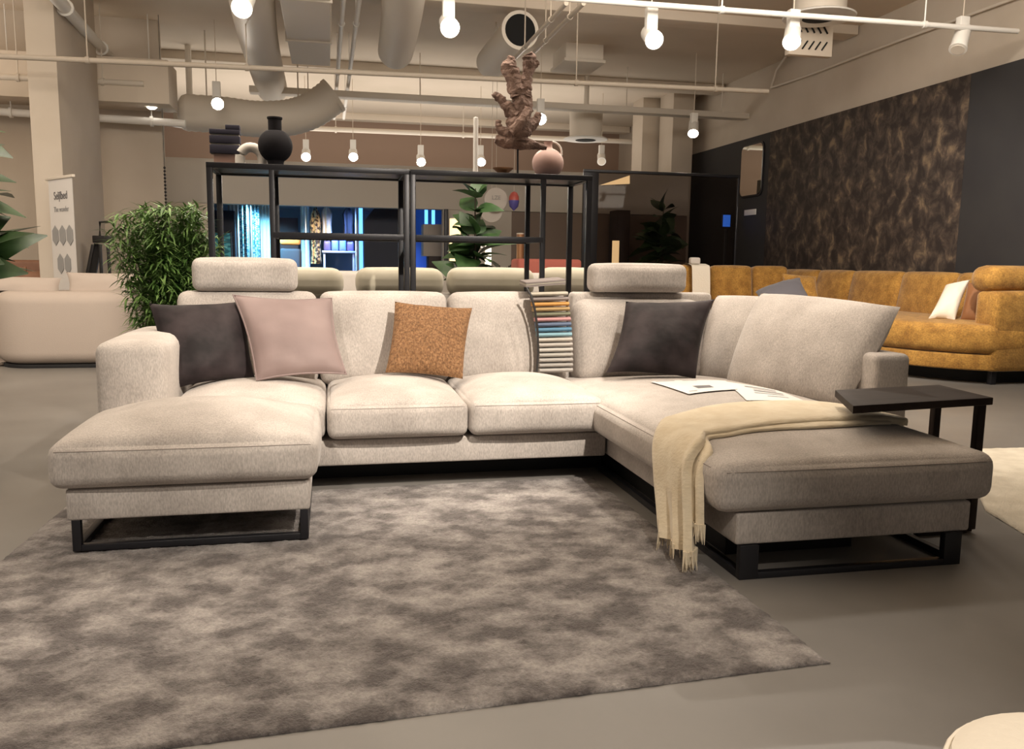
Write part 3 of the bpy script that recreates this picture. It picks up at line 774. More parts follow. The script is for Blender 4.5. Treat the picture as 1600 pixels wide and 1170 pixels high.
# ================================================================ rugs
def rug(name, label, quad, h, m, n=(110,90), amp=.006, fringe=0):
    q = [Vector((*p,0)) for p in quad]; c = sum(q, Vector())/4
    def top(u, v):
        p = q[0]*(1-u)*(1-v)+q[1]*u*(1-v)+q[2]*u*v+q[3]*(1-u)*v
        e = min(u, 1-u, v, 1-v)
        k = min(1, e*40)
        z = h*(.25+.75*math.sqrt(max(0,1-(1-k)**2))) + amp*noise.noise(p*28)*k + amp*.6*noise.noise(p*70)*k
        out = (1-k)
        p = p + Vector((noise.noise(p*35), noise.noise(p*35+Vector((9,0,0))),0))*.006*out
        return Vector((p.x,p.y,z))
    def bot(u, v):
        p = q[0]*(1-u)*(1-v)+q[1]*u*(1-v)+q[2]*u*v+q[3]*(1-u)*v; return Vector((p.x,p.y,.0008))
    mb = MB(); mb.grid(top, *n); mb.grid(lambda u, v: bot(v,u), 1, 1)
    mb.grid(lambda u, v: (lambda t: bot(u,0)*(1-v)+top(u,0)*v)(0), n[0], 1)
    mb.grid(lambda u, v: bot(1,u)*(1-v)+top(1,u)*v, n[1], 1)
    mb.grid(lambda u, v: bot(1-u,1)*(1-v)+top(1-u,1)*v, n[0], 1)
    mb.grid(lambda u, v: bot(0,1-u)*(1-v)+top(0,1-u)*v, n[1], 1)
    o = mb.build(name, m, base=(c.x,c.y,0), angle=80); return tag(o, label, 'rug')
rug('area_rug', 'large mottled grey brown shaggy rug in front of the sofa', ((-1.285,1.915),(1.41,2.045),(1.372,4.20),(-1.205,4.14)), .016, 'rug', (300,260), .006)
rug('area_rug', 'plain cream rug on the floor right of the chaise', ((2.83,2.6),(6.0,3.25),(5.7,4.55),(3.30,4.55)) if False else (tuple(atZ(1540,792,.02)[:2]), tuple(atZ(1720,900,.02)[:2]), tuple(atZ(1900,690,.02)[:2]), tuple(atZ(1500,700,.02)[:2])), .02, 'whiterug', (80,60), .004)

# ================================================================ black shelf
SY0, SY1 = 5.5, 5.95
xa, xm, xb = atY(322,256,SY0).x, atY(640,265,SY0).x, atY(925,270,SY0).x
xi1, xi2 = atY(425,300,SY0).x, atY(849,300,SY0).x
ZT = 1.735; zm = atY(640,371,SY0).z
def shelf_unit(x0, x1, xi, side, label):
    b = .036
    t = thing('steel_shelf', label, 'shelf unit', ((x0+x1)/2,5.72,0), 'black steel shelf units')
    for x in (x0+b/2, x1-b/2):
        for y in (SY0, SY1): MB().bar((x,y,0), (x,y,ZT-.03), b).build('post', 'blackm', t)
    for y in (SY0, SY1): MB().bar((xi,y,.2), (xi,y,ZT-.03), b*.9).build('post', 'blackm', t)
    for y in (SY0, SY1): MB().box((x0,y-b/2,ZT-.035), (x1,y+b/2,ZT), .003).build('top_rail', 'blackm', t)
    for x in (x0+b/2, x1-b/2): MB().box((x-b/2,SY0+b/2,ZT-.034), (x+b/2,SY1-b/2,ZT-.001), .003).build('top_rail', 'blackm', t)
    MB().box((x0+b,SY0+b/2,ZT-.024), (x1-b,SY1-b/2,ZT-.006), .002).build('top_board', 'blackm', t)
    u0, u1 = (xi,x1-b) if side < 0 else (x0+b,xi)
    for y in (SY0, SY1): MB().box((u0,y-b/2,zm-.018), (u1,y+b/2,zm+.018), .003).build('shelf_rail', 'blackm', t)
    MB().box((u0 if side < 0 else u1-b*.4,SY0+b/2,zm-.017), (u0+b*.4 if side < 0 else u1,SY1-b/2,zm+.017), .003).build('shelf_rail', 'blackm', t)
    MB().box((u0+.002,SY0+b/2,zm+.004), (u1-.002,SY1-b/2,zm+.016), .002).build('shelf_board', 'blackm', t)
    for z in (.22,): 
        for y in (SY0, SY1): MB().box((x0+b,y-b/2,z-.018), (x1-b,y+b/2,z+.018), .003).build('shelf_rail', 'blackm', t)
shelf_unit(xa, xm-.002, xi1, -1, 'open black steel shelf, left one, carrying the black round vase')
shelf_unit(xm+.002, xb, xi2, 1, 'open black steel shelf, right one, carrying the driftwood sculpture')

def on_shelf(x, y=5.7): p = atY(x,260,y); return Vector((p.x,y,ZT))
# black round vase
c = on_shelf(431)
v = thing('round_vase', 'matt black ball shaped vase with a short neck on the shelf top', 'vase', c)
MB().lathe(c, [(.045,0),(.052,.006),(.05,.03)] + [(.108*math.cos(R_(a)), .138+.108*math.sin(R_(a))) for a in range(-60,66,7)], 40).build('body', 'vase', v)
MB().lathe(c, [(.042,.228),(.042,.300),(.048,.306),(.048,.316),(.04,.317)], 32).build('neck', 'vase', v)
# white arch sculpture
c = on_shelf(393,5.8)
arch = []
for k in range(13):
    a = PI*k/12; arch.append((c.x+.07*math.cos(a), c.y, ZT+.06+.075*math.sin(a)))
arch = [(arch[0][0],c.y,ZT+.002)]+arch+[(arch[-1][0],c.y,ZT+.002)]
tag(MB().tube(arch, .032, 14).build('arch_ornament', 'plaster', base=c), 'white plaster arch ornament on the shelf, left of the black vase', 'ornament')
# dark slatted block
c = on_shelf(352,5.86)
t = thing('slatted_ornament', 'dark slatted block ornament at the left end of the shelf top', 'ornament', c)
p0, p1 = atY(329,240,5.86), atY(375,197,5.86)
MB().box((p0.x+.02,5.84,ZT), (p1.x-.02,5.9,p0.z), .003).build('stand', 'pinkvase', t)
hh = (p1.z-p0.z)
for k, (f0_, f1_) in enumerate(((0,.30),(.36,.62),(.68,.84))): MB().box((p0.x,5.82,p0.z+hh*f0_), (p1.x,5.9,p0.z+hh*f1_), .003).build('slat', 'navy', t)
MB().box((p0.x+.1,5.82,p0.z+hh*.84), (p1.x,5.9,p1.z), .003).build('slat', 'navy', t)
for k, (f0_, f1_) in enumerate(((.30,.36),(.62,.68))): MB().box((p0.x+.005,5.835,p0.z+hh*f0_), (p1.x-.005,5.89,p0.z+hh*f1_), .002).build('spacer', 'duct', t)
# candle
c = on_shelf(743,5.82); tz = atY(743,183,5.82).z
t = thing('pillar_candle', 'tall slim white candle standing on the shelf left of the driftwood', 'candle', c)
MB().lathe(c, [(.04,0),(.04,.012),(.018,.02),(.018,.05)], 20).build('holder', 'white', t)
MB().lathe(c, [(.017,.05),(.017,tz-ZT-.004),(.008,tz-ZT)], 16).build('candle', 'white', t)
# driftwood sculpture
c = on_shelf(809,5.68)
t = thing('driftwood_sculpture', 'tall brown gnarled driftwood sculpture on a thin rod stand', 'sculpture', c)
MB().lathe(c, [(.05,0),(.05,.008),(.046,.012),(.01,.0125)], 28).build('base_plate', 'blackm', t)
MB().tube([c+Vector((0,0,.01)), atY(809,226,5.68)], .007, 8).build('rod', 'blackm', t)
dm = MB()
def branch(pts, sd):
    P = spline([atY(x, y, 5.68+dy) for (x, y, r, dy) in pts], 7); rr = []
    for i in range(len(P)):
        f = i/7; k = min(int(f), len(pts)-2); u = f-k
        rr.append((pts[k][2]*(1-u)+pts[k+1][2]*u)*5.68/1300)
    n = 14; vs = []
    for i, p in enumerate(P):
        d = (P[min(i+1,len(P)-1)]-P[max(i-1,0)]).normalized(); ref = Vector((0,1,0)); a_ = d.cross(ref).normalized(); b_ = a_.cross(d)
        for k in range(n):
            th = 2*PI*k/n; w = rr[i]*(1+.38*noise.noise(Vector((math.cos(th)*1.3+sd, math.sin(th)*1.3, i*.33)))+.18*noise.noise(Vector((math.cos(th)*3, math.sin(th)*3+sd, i*.8))))
            vs.append(p+a_*math.cos(th)*w+b_*math.sin(th)*w*.75)
    fs = [(i*n+k, i*n+(k+1)%n, (i+1)*n+(k+1)%n, (i+1)*n+k) for i in range(len(P)-1) for k in range(n)]
    fs += [tuple(reversed(range(n))), tuple(range((len(P)-1)*n, len(P)*n))]
    dm.add(vs, fs)
branch([(774,217,6,0),(790,221,10,0),(812,223,11,0),(835,227,6,0),(854,231,3,0)], 1)
branch([(812,220,15,0),(812,195,19,.0),(816,165,15,0),(813,140,15,0)], 2)
branch([(810,150,15,0),(804,128,12,0),(797,108,13,0),(798,96,9,0),(800,88,4,0)], 3)
branch([(818,150,13,0),(822,128,9,0),(826,108,9,0),(826,90,11,0),(824,84,7,0)], 4)
branch([(824,108,7,0),(834,102,6,0),(841,97,4,0)], 5)
branch([(806,180,14,0),(792,166,9,0),(782,155,6,0),(774,150,6,0),(771,152,3,0)], 6)
branch([(800,210,12,.0),(785,205,7,0),(779,195,5,0),(780,188,4,0)], 7)
branch([(822,200,14,.02),(836,190,8,.03),(842,176,4,.03)], 8)
branch([(798,207,7,-.05),(815,190,8,-.06),(826,170,8,-.04)], 9)
dwood = dm.build('driftwood', 'drift', t)
# blush vase
c = on_shelf(856,5.86)
t = thing('blush_vase', 'blush pink round vase at the right behind the driftwood', 'vase', c)
MB().lathe(c, [(.05,0),(.055,.012)]+[(.112*math.cos(R_(a)), .115+.105*math.sin(R_(a))) for a in range(-65,72,8)]+[(.028,.225),(.028,.25),(.034,.262),(.026,.263)], 36).build('body', 'pinkvase', t)
hp = [c+Vector((.03+.07*math.sin(R_(a)), 0, .19+.075*math.cos(R_(a)))) for a in range(0,181,20)]
MB().tube(hp, .007, 8).build('handle', 'plaster', t)
# low ornate bowl
c = on_shelf(786,5.57)
tag(MB().lathe(c, [(.03,0),(.035,.006),(.064,.03),(.07,.038),(.06,.034),(.02,.015)], 30).build('shallow_bowl', 'copper', base=c), 'shallow copper bowl on the shelf top in front of the driftwood stand', 'bowl')

# ================================================================ plants
def fiddle(label, base, h, spread, n, seed, stems=3, lsz=.24, cat='plant', zlo=.38, pot=True):
    rnd = random.Random(seed)
    t = thing('fiddle_leaf_plant', label, cat, base); base = Vector(base)
    if pot:
        MB().lathe(base, [(.12,0),(.15,.02),(.17,.26),(.165,.28),(.15,.28),(.148,.24)], 28).build('pot', 'blackp', t)
    top = []
    st = MB()
    for s in range(stems):
        a = 2*PI*s/stems+.4; e = base+Vector((math.cos(a)*spread*.22, math.sin(a)*spread*.22, h*(.78+.2*(s==0))))
        b0 = base+Vector((math.cos(a)*.02, math.sin(a)*.02, .22))
        if s == 0: e = base+Vector((0,0,h*.97))
        P = spline([b0, b0.lerp(e,.5)+Vector((rnd.uniform(-.02,.02),rnd.uniform(-.02,.02),0)), e], 6); top.append(P)
        st.tube(P, [.011*(1-.5*i/len(P)) for i in range(len(P))], 7)
    st.build('stem', 'bark', t)
    lm = MB()
    for k in range(n):
        P = top[k % stems]; f = zlo+(1-zlo)*((k/n)**.9); p = P[min(len(P)-1, int(f*(len(P)-1)))]
        a = k*2.399+rnd.uniform(-.3,.3); el = rnd.uniform(-.05,.75)+(.5 if f > .9 else 0)
        d = Vector((math.cos(a)*math.cos(el), math.sin(a)*math.cos(el), math.sin(el)))
        ln = lsz*rnd.uniform(.75,1.15)*spread/.3*(1.0 if f < .8 else .75)
        lm.leaf(p, d, (rnd.uniform(-.9,.9),rnd.uniform(-1.1,.3),1), ln, ln*rnd.uniform(.55,.72), rnd.uniform(.15,.6), 5, .18)
    lm.build('foliage', 'leaf', t); return t
p = atY(742,420,7.85)
fiddle('tall fiddle leaf plant seen through the right shelf', (p.x,7.85,0), 1.89, .34, 64, 3, zlo=.60, lsz=.29)
p = atY(1034,400,13.6)
fiddle('leafy plant behind the smoked glass screen', (p.x,13.6,0), 2.22, .50, 56, 8, zlo=.60, lsz=.3)
fiddle('big leafy plant reaching in at the left edge of the photo', (-1.99,5.0,0), 2.02, .46, 84, 12, zlo=.55, lsz=.29)
# bamboo
bx = Vector((-1.03,5.78,0))
t = thing('bamboo_plant', 'dense green potted bamboo behind the left end of the sofa', 'plant', bx)
MB().lathe(bx, [(.15,0),(.17,.02),(.19,.3),(.185,.32),(.17,.32),(.168,.28)], 28).build('pot', 'blackp', t)
stm = MB(); lfm = MB(); rnd = random.Random(5)
for k in range(56):
    a = rnd.uniform(0,2*PI); rr = math.sqrt(rnd.random()); h = rnd.uniform(1.1,1.47)
    b0 = bx+Vector((math.cos(a)*rr*.12, math.sin(a)*rr*.12, .28)); e = bx+Vector((math.cos(a)*rr*.35, math.sin(a)*rr*.26, h))
    P = spline([b0, b0.lerp(e,.5)+Vector((rnd.uniform(-.02,.02),0,.05)), e], 5)
    stm.tube(P, [.0045*(1-.6*i/len(P)) for i in range(len(P))], 5)
    for j in range(190):
        f = .12+.88*rnd.random()**.8; q = P[0].lerp(P[-1], f) if False else P[min(len(P)-1,int(f*len(P)))]+Vector((rnd.uniform(-.03,.03),rnd.uniform(-.03,.03),rnd.uniform(-.07,.05)))
        q.z = min(q.z, 1.46)
        a2 = rnd.uniform(0,2*PI); el = rnd.uniform(-.5,.8); d = Vector((math.cos(a2)*math.cos(el), math.sin(a2)*math.cos(el), math.sin(el)))
        ln = rnd.uniform(.06,.13); lfm.leaf(q, d, (0,0,1), ln, rnd.uniform(.011,.018), rnd.uniform(.1,.5), 3, .2)
stm.build('stem', 'bstem', t); lfm.build('foliage', 'bamboo', t)

# ================================================================ white sofas behind the shelf
WS = thing('white_sofa', 'off-white sofa with olive headrests seen from behind through the shelf', 'sofa', (1.1,6.9,0))
MB().soft((.9,6.62,.5), (2.7,.22,.80), .05, None, 4).build('backrest', 'offwhite', WS)
MB().soft((.9,7.1,.30), (2.7,.9,.28), .06, {(2,1):.03}, 6).build('seat_cushion', 'offwhite', WS)
for x in (-.38,2.18):
    for y in (6.6,7.45): MB().box((x-.03,y-.03,0), (x+.03,y+.03,.16), .003).build('leg', 'blackm', WS)
for (x0, x1) in ((420,537),(555,693),(698,835),(842,930)):
    a = atY(x0,420,6.55).x; b = atY(x1,420,6.55).x
    z1 = atY((x0+x1)/2,419,6.55).z; 
    MB().soft(((a+b)/2,6.56,z1-.11), (b-a,.2,.22), .085, {(2,1):.008}, 8).build('headrest', 'olive', WS)
W2 = thing('grey_white_sofa', 'pale grey sofa back just behind the olive headrests', 'sofa', (1.2,8.4,0))
a, b = atY(505,418,8.2), atY(905,421,8.2)
MB().soft(((a.x+b.x)/2,8.3,(a.z-.02)/2+.06), (b.x-a.x,.25,a.z-.16), .05, None, 4).build('backrest', 'offwhite', W2)
MB().soft(((a.x+b.x)/2,8.85,.3), (b.x-a.x,.9,.3), .06, {(2,1):.03}, 6).build('seat_cushion', 'offwhite', W2)
for x in (a.x+.1,b.x-.1):
    for y in (8.3,9.15): MB().box((x-.03,y-.03,0), (x+.03,y+.03,.16), .003).build('leg', 'blackm', W2)

# ================================================================ left background
WC = thing('tub_loveseat', 'rounded white boucle tub loveseat seen from behind at far left', 'armchair', (-2.85,9.9,0))
pl = []
X0, X1, Y0, Y1 = -3.44,-2.02,9.35,10.02
for (cx, cy, a0) in ((X1-.42,Y0+.42,-90),(X1-.42,Y1-.3,0),(X0+.42,Y1-.3,90),(X0+.42,Y0+.42,180)):
    for k in range(9): a = R_(a0+k*90/8); pl.append((cx+.42*math.cos(a), cy+(.42 if a0 in (-90,180) else .3)*math.sin(a)))
MB().prism(pl, .035, .79, .13, 0, 8).build('shell', 'whitefab', WC)
MB().prism([(x*.93+(-2.82)*.07, y*.93+9.87*.07) for (x, y) in pl], 0, .036, .004).build('black_underblock', 'black_underblock', WC)
q = (atY(103,452,9.7), atY(190,452,9.7), atY(185,427,9.8), atY(103,425,9.8))
pillow('seat_bolster', 'cream back cushion rising behind the tub loveseat beside the bamboo', (q[0]+Vector((0,0,-.1)), q[1]+Vector((.25,0,-.1)), q[2]+Vector((.25,0,0)), q[3]), .2, 'whitefab', 'cushions at far left')
q = (atY(-40,456,9.7), atY(98,456,9.7), atY(96,434,9.8), atY(-40,430,9.8))
pillow('seat_bolster', 'long cream back cushion rising behind the tub loveseat at the left edge', (q[0]+Vector((0,0,-.1)), q[1]+Vector((0,0,-.1)), q[2], q[3]), .2, 'whitefab', 'cushions at far left')
BS = thing('brown_sofa', 'brown leather sofa far left in front of the beige wall', 'sofa', (-4.2,12,0))
a = atY(-120,402,12); b = atY(84,402,12); 
MB().soft(((a.x+b.x)/2,12.3,.56), (b.x-a.x,.3,b.z-.06), .05, None, 4).build('backrest', 'brownfab', BS)
MB().soft(((a.x+b.x)/2,11.7,.34), (b.x-a.x,1.0,.28), .05, {(2,1):.03}, 4).build('seat_cushion', 'brownfab', BS)
MB().soft((b.x-.1,11.7,.55), (.22,1.0,.62), .05, None, 4).build('armrest', 'brownfab', BS)
for x in (a.x+.2,b.x-.1): MB().box((x-.04,11.3,0), (x+.04,11.38,.22), .003).build('leg', 'blackm', BS)
pillow('sofa_cushion', 'terracotta cushion on the brown sofa, the one farther right', (atY(30,452,11.2), atY(82,448,11.2), atY(82,424,11.4), atY(32,425,11.4)), .14, 'brownfab', 'cushions at far left')
pillow('sofa_cushion', 'small tan cushion on the brown sofa, tilted against its back', (atY(12,440,11.35), atY(46,436,11.35), atY(42,416,11.5), atY(16,424,11.5)), .1, 'brownfab', 'cushions at far left')
pillow('sofa_cushion', 'cream cushion standing on the brown sofa at the left edge', (atY(-20,450,10.9), atY(18,450,10.9), atY(15,418,11.1), atY(-18,418,11.1)), .12, 'ivory', 'cushions at far left')
# banner
tl, tr_ = atY(75,280,10.75), atY(113,287,10.2)
bl_, br_ = Vector((tl.x-.0,10.75,.02)), Vector((tr_.x,10.2,.02))
tr_.z = tl.z
dd = (tr_-tl).normalized(); nb = Vector((0,0,1)).cross(dd); nb = -nb if nb.y > 0 else nb
BN = thing('roll_up_banner', 'white roll-up banner with grey hexagon pictures by the cream column', 'banner', (bl_+br_)/2)
MB().grid(lambda u, v: bl_.lerp(br_,u).lerp(tl.lerp(tr_,u), v), 4, 8).grid(lambda u, v: bl_.lerp(br_,v).lerp(tl.lerp(tr_,v), u)-nb*.004, 8, 4).build('banner_sheet', 'paper', BN)
MB().bar(tl-dd*.05, tr_+dd*.05, .03).build('top_rail', 'duct', BN)
MB().bar(bl_-dd*.03+Vector((0,0,.04)), br_+dd*.03+Vector((0,0,.04)), .09).build('base_box', 'duct', BN)
wb = (tr_-tl).length; hb = tl.z-.02
angz = math.atan2(dd.y, dd.x)
def bp(u, v): return bl_.lerp(br_,u)+Vector((0,0,hb*v))+nb*.004
text('Seljlbed', .125, bp(.5,.90), (R_(90),0,angz), 'ink', BN)
text('The wonder', .085, bp(.5,.825), (R_(90),0,angz), 'inkl', BN)
for (u, v) in ((.2,.68),(.5,.68),(.8,.68),(.35,.52),(.65,.52)):
    c = bp(u,v); hx = [c+dd*(.098*math.sin(R_(60*k)))+Vector((0,0,.115*math.cos(R_(60*k)))) for k in range(6)]
    MB().add(hx+[h+nb*.003 for h in hx], [tuple(range(6)), tuple(range(6,12))]+[(k,(k+1)%6,6+(k+1)%6,6+k) for k in range(6)]).build('hexagon_picture', 'inkl', BN)
# black trolley stand
EA = thing('display_trolley', 'black A-frame trolley stand between the banner and the bamboo', 'stand', atY(152,520,11.5)*1)
p = lambda x, y: atY(x,y,11.5)
gz = Vector((0,0,0))
A1, A2, B1 = p(150,372), p(176,374), p(130,430)
MB().box((A1.x-.02,11.4,A1.z-.06), (A2.x+.02,11.5,A1.z+.03), .01).build('head', 'blackp', EA)
MB().add([p(133,430),p(149,430),p(158,382),p(147,380),p(133,430)+Vector((0,.06,0)),p(149,430)+Vector((0,.06,0)),p(158,382)+Vector((0,.06,0)),p(147,380)+Vector((0,.06,0))],[(0,1,2,3),(4,7,6,5),(0,4,5,1),(1,5,6,2),(2,6,7,3),(3,7,4,0)]).build('side_panel', 'blackp', EA)
for (x0, x1) in ((147,128),(158,162),(170,176)):
    a = p(x0,382); b = p(x1,470); MB().bar((a.x,11.45,a.z), (b.x+(b.x-a.x)*.7,11.45,.0), .035).build('leg', 'blackp', EA)
MB().tube([p(156,370),p(156,347),p(172,346),p(180,352)], .016, 8).build('handle', 'blackp', EA)

# ================================================================ smoked glass screen
GY = 12.8
ga, gb = atY(912,266,GY), atY(1155,272,GY)
zg = (ga.z+gb.z)/2
G = thing('smoked_glass_screen', 'tall smoked glass partition screen with black frame, left of the mirror', 'glass screen', ((ga.x+gb.x)/2,GY,0))
MB().box((ga.x+.1,GY-.006,.06), (gb.x-.02,GY+.006,zg-.03), .001).build('glass_pane', 'smoked', G)
MB().box((ga.x,GY-.03,zg-.045), (gb.x,GY+.03,zg), .004).build('top_rail', 'blackm', G)
MB().box((ga.x,GY-.03,.0), (gb.x,GY+.03,.06), .004).build('bottom_rail', 'blackm', G)
MB().box((ga.x,GY-.04,.06), (ga.x+.24,GY+.04,zg-.045), .004).build('frame_post', 'blackm', G)
MB().box((gb.x-.03,GY-.03,.06), (gb.x,GY+.03,zg-.045), .004).build('frame_post', 'blackm', G)
hp = atY(1151,345,GY-.05); MB().tube([hp+Vector((0,0,.22)), hp+Vector((0,0,-.12))], .012, 8).build('handle', 'blackm', G)
# behind the glass: dark cabinet, tube lamp, blue screen
c = atY(955,410,10.4); t = thing('wall_light_panel', 'slanted yellow light panel seen through the smoked glass', 'lamp', atY(962,283,14))
q0 = [atY(938,289,14), atY(984,287,14.4), atY(984,274,14.4)]
MB().add(q0+[v+Vector((0,.03,0)) for v in q0], [(0,1,2),(5,4,3),(0,3,4,1),(1,4,5,2),(2,5,3,0)]).build('panel', 'glowy', t)
a, b = atY(964,328,14.4), atY(982,430,14.4)
t = thing('tall_cabinet', 'dark tall cabinet seen dimly behind the smoked glass', 'cabinet', (a.x,14.4,0))
MB().box((a.x,14.4,0), (b.x,14.8,a.z), .006).build('body', 'boxd', t); MB().box((a.x+.02,14.385,.05), (b.x-.02,14.399,a.z-.03), .004).build('door', 'boxd', t)
c = atY(961,420,13.7); t = thing('floor_lamp', 'slim copper glowing lamp behind the smoked glass', 'lamp', (c.x,13.7,0))
z_ = atY(961,376,13.7).z
MB().lathe((c.x,13.7,0), [(.12,0),(.12,.02),(.015,.03),(.015,.6)], 20).build('base', 'blackm', t)
MB().lathe((c.x,13.7,.6), [(.06,0),(.06,z_-.6)], 20).build('lamp_shade', 'glowy', t)
a, b = atY(1129,354,14.4), atY(1141,336,14.4)
t = thing('wall_screen', 'small blue lit screen seen through the smoked glass', 'screen', (a.x,14.4,a.z))
MB().box((a.x-.03,14.4,a.z-.03), (b.x+.03,14.44,b.z+.03), .004).build('frame', 'blackp', t); MB().box((a.x,14.385,a.z), (b.x,14.399,b.z), .001).build('display', 'screen', t)
MB().box((a.x+.04,14.4,0), (a.x+.1,14.44,a.z-.03), .004).build('stand', 'blackp', t)

# ================================================================ right wall: mirror, label
y0, y1 = atX(1193,222,WX-.05).y, atX(1160,232,WX-.05).y
z0, z1 = atX(1190,302,WX-.05).z, atX(1193,222,WX-.05).z
t = thing('wall_mirror', 'rounded upright mirror with thin black frame on the dark wall', 'mirror', (WX-.03,(y0+y1)/2,z0))
def rrect(y0, y1, z0, z1, r):
    out = []
    for (cy, cz, a0) in ((y1-r,z1-r,0),(y0+r,z1-r,90),(y0+r,z0+r,180),(y1-r,z0+r,270)):
        for k in range(7): a = R_(a0+k*15); out.append((cy+r*math.cos(a), cz+r*math.sin(a)))
    return out
def plate(o, x0, x1): 
    n = len(o); vs = [(x0,y,z) for (y,z) in o]+[(x1,y,z) for (y,z) in o]
    return MB().add(vs, [tuple(range(n)), tuple(range(n,2*n))]+[(k,(k+1)%n,n+(k+1)%n,n+k) for k in range(n)])
plate(rrect(y0-.03,y1+.03,z0-.03,z1+.03,.12), WX-.032, WX-.055).build('frame', 'blackm', t)
plate(rrect(y0,y1,z0,z1,.1), WX-.0552, WX-.06).build('glass', 'mirror', t)
a, b = atX(1163,337,WX-.04), atX(1181,328,WX-.04)
tag(MB().box((WX-.045,b.y,a.z), (WX-.0305,a.y,b.z+.02), .002).build('price_card', 'paper', base=(WX-.03,a.y,a.z)), 'small white price card below the mirror', 'price card')

# ================================================================ ochre corner sofa
YS = thing('ochre_corner_sofa', 'big ochre yellow corner sofa along the dark right wall', 'sofa', (6.6,9,0))
def curve2(pts, n=6): return [(p.x,p.y) for p in spline([(x,y,0) for (x,y) in pts], n)]
fr_ = curve2([(6.40,6.99),(6.12,7.22),(5.88,7.62),(5.76,8.2),(5.78,9.2),(5.9,10.4),(5.6,11.0),(4.6,11.25),(4.1,11.3)])
outl = fr_+[(4.1,12.25),(7.42,12.3),(7.42,6.99)]
MB().prism(outl, .14, .30, .02).build('base_frame', 'yellow', YS)
outs = [(x-.03 if i < len(fr_) else x, y-.02 if i < 6 else y) for i, (x, y) in enumerate(outl)]
MB().prism(outs, .305, .60, .09, .03, 5).build('seat_cushion', 'yellow', YS)
MB().soft((6.95,7.13,.53), (1.12,.30,.80), .06, {(2,1):.01}, 5).build('armrest', 'yellow', YS)
MB().soft((6.90,7.22,1.05), (1.06,.34,.27), .12, None, 6).build('headrest', 'yellow', YS)
bxs = [1548,1486,1401,1324,1271,1210,1176]
for i in range(6):
    ya = atX(bxs[i],418,7.0).y; yb2 = atX(bxs[i+1],418,7.0).y
    ya = max(ya,7.4); yb2 = min(yb2, 12.2)
    if yb2-ya < .2: continue
    mt = Matrix.Translation((6.98,(ya+yb2)/2,.56)) @ Matrix.Rotation(R_(10),4,'Y')
    MB().soft((.14,0,.28), (.28,yb2-ya-.012,.56), .07, {(0,-1):.04,(2,1):.01}, 7, mtx=mt).build('back_cushion', 'yellow', YS)
for i, (x0, x1) in enumerate(((1000,1086),(1112,1176),(1178,1232))):
    a = atY(x0,418,11.7).x; b = atY(x1,418,11.7).x
    mt = Matrix.Translation(((a+b)/2,11.6,.56)) @ Matrix.Rotation(R_(-8),4,'X')
    MB().soft((0,.13,.30), (b-a,.26,.60), .07, {(1,-1):.04,(2,1):.01}, 7, mtx=mt).build('back_cushion', 'yellow', YS)
MB().box((4.1,12.0,.3), (7.4,12.25,.9), .03).build('back_frame', 'yellow', YS)
MB().box((7.28,7.3,.3), (7.42,12,.9), .03).build('back_frame', 'yellow', YS)
for (x, y) in ((6.48,7.06),(7.3,7.06),(6.0,8.2),(6.05,10.4),(4.3,11.5),(4.3,12.1)):
    MB().box((x-.03,y-.03,0), (x+.03,y+.03,.142), .004).build('leg', 'blackm', YS)
pol2 = [(x+.25,y+.15) for (x,y) in fr_[:30]]+[(7.3,11.2),(7.3,7.2)]
MB().prism(pol2, .0, .138, .004).build('black_underblock', 'black_underblock', YS)  # black block filling the gap below the base
# cream strip over the back
a = atY(1086,414,11.4).x; b = atY(1114,414,11.4).x; zt2 = atY(1100,414,11.4).z
t = thing('cover_strip', 'cream fabric strip draped over the far back of the ochre sofa', 'fabric strip', ((a+b)/2,11.5,.7))
P = [(0,11.46,.62),(0,11.48,.85),(0,11.52,zt2-.04),(0,11.58,zt2+.0),(0,11.72,zt2+.02),(0,11.86,zt2-.0)]
sp = spline(P,5)
MB().grid(lambda u, v: Vector((a+(b-a)*v, sp[int(round(u*(len(sp)-1)))].y-.02, sp[int(round(u*(len(sp)-1)))].z)), len(sp)-1, 6).grid(lambda u, v: Vector((a+(b-a)*v, sp[int(round(u*(len(sp)-1)))].y-.012, sp[int(round(u*(len(sp)-1)))].z)), len(sp)-1, 6).build('strip', 'ivory', t)
MB().soft(((a+b)/2-.06,11.6,zt2+.06), (.16,.1,.1), .03, None, 3).build('clip', 'offwhite', t)
g = 'cushions on the ochre sofa'
pillow('throw_pillow', 'ivory white cushion leaning at the right end of the ochre sofa', (atY(1450,498,7.75), atY(1492,500,7.6), atY(1516,437,7.75), atY(1478,445,7.95)), .2, 'ivory', g, seed=11)
pillow('throw_pillow', 'rust brown cushion between the ivory cushion and the ochre armrest', (atY(1499,503,7.65), atY(1532,507,7.5), atY(1546,437,7.6), atY(1512,441,7.75)), .16, 'rust', g, seed=12)
pillow('throw_pillow', 'grey blue cushion on the ochre sofa, peeking over the grey sofa', (atY(1185,470,9.6), atY(1268,470,9.5), atY(1250,434,9.8), atY(1180,456,9.9)), .2, 'greyblue', g, seed=13)
pillow('throw_pillow', 'ochre cushion behind the grey blue one on the ochre sofa', (atY(1222,472,10.2), atY(1282,472,10.0), atY(1275,432,10.3), atY(1222,427,10.4)), .2, 'yellow', g, seed=14)
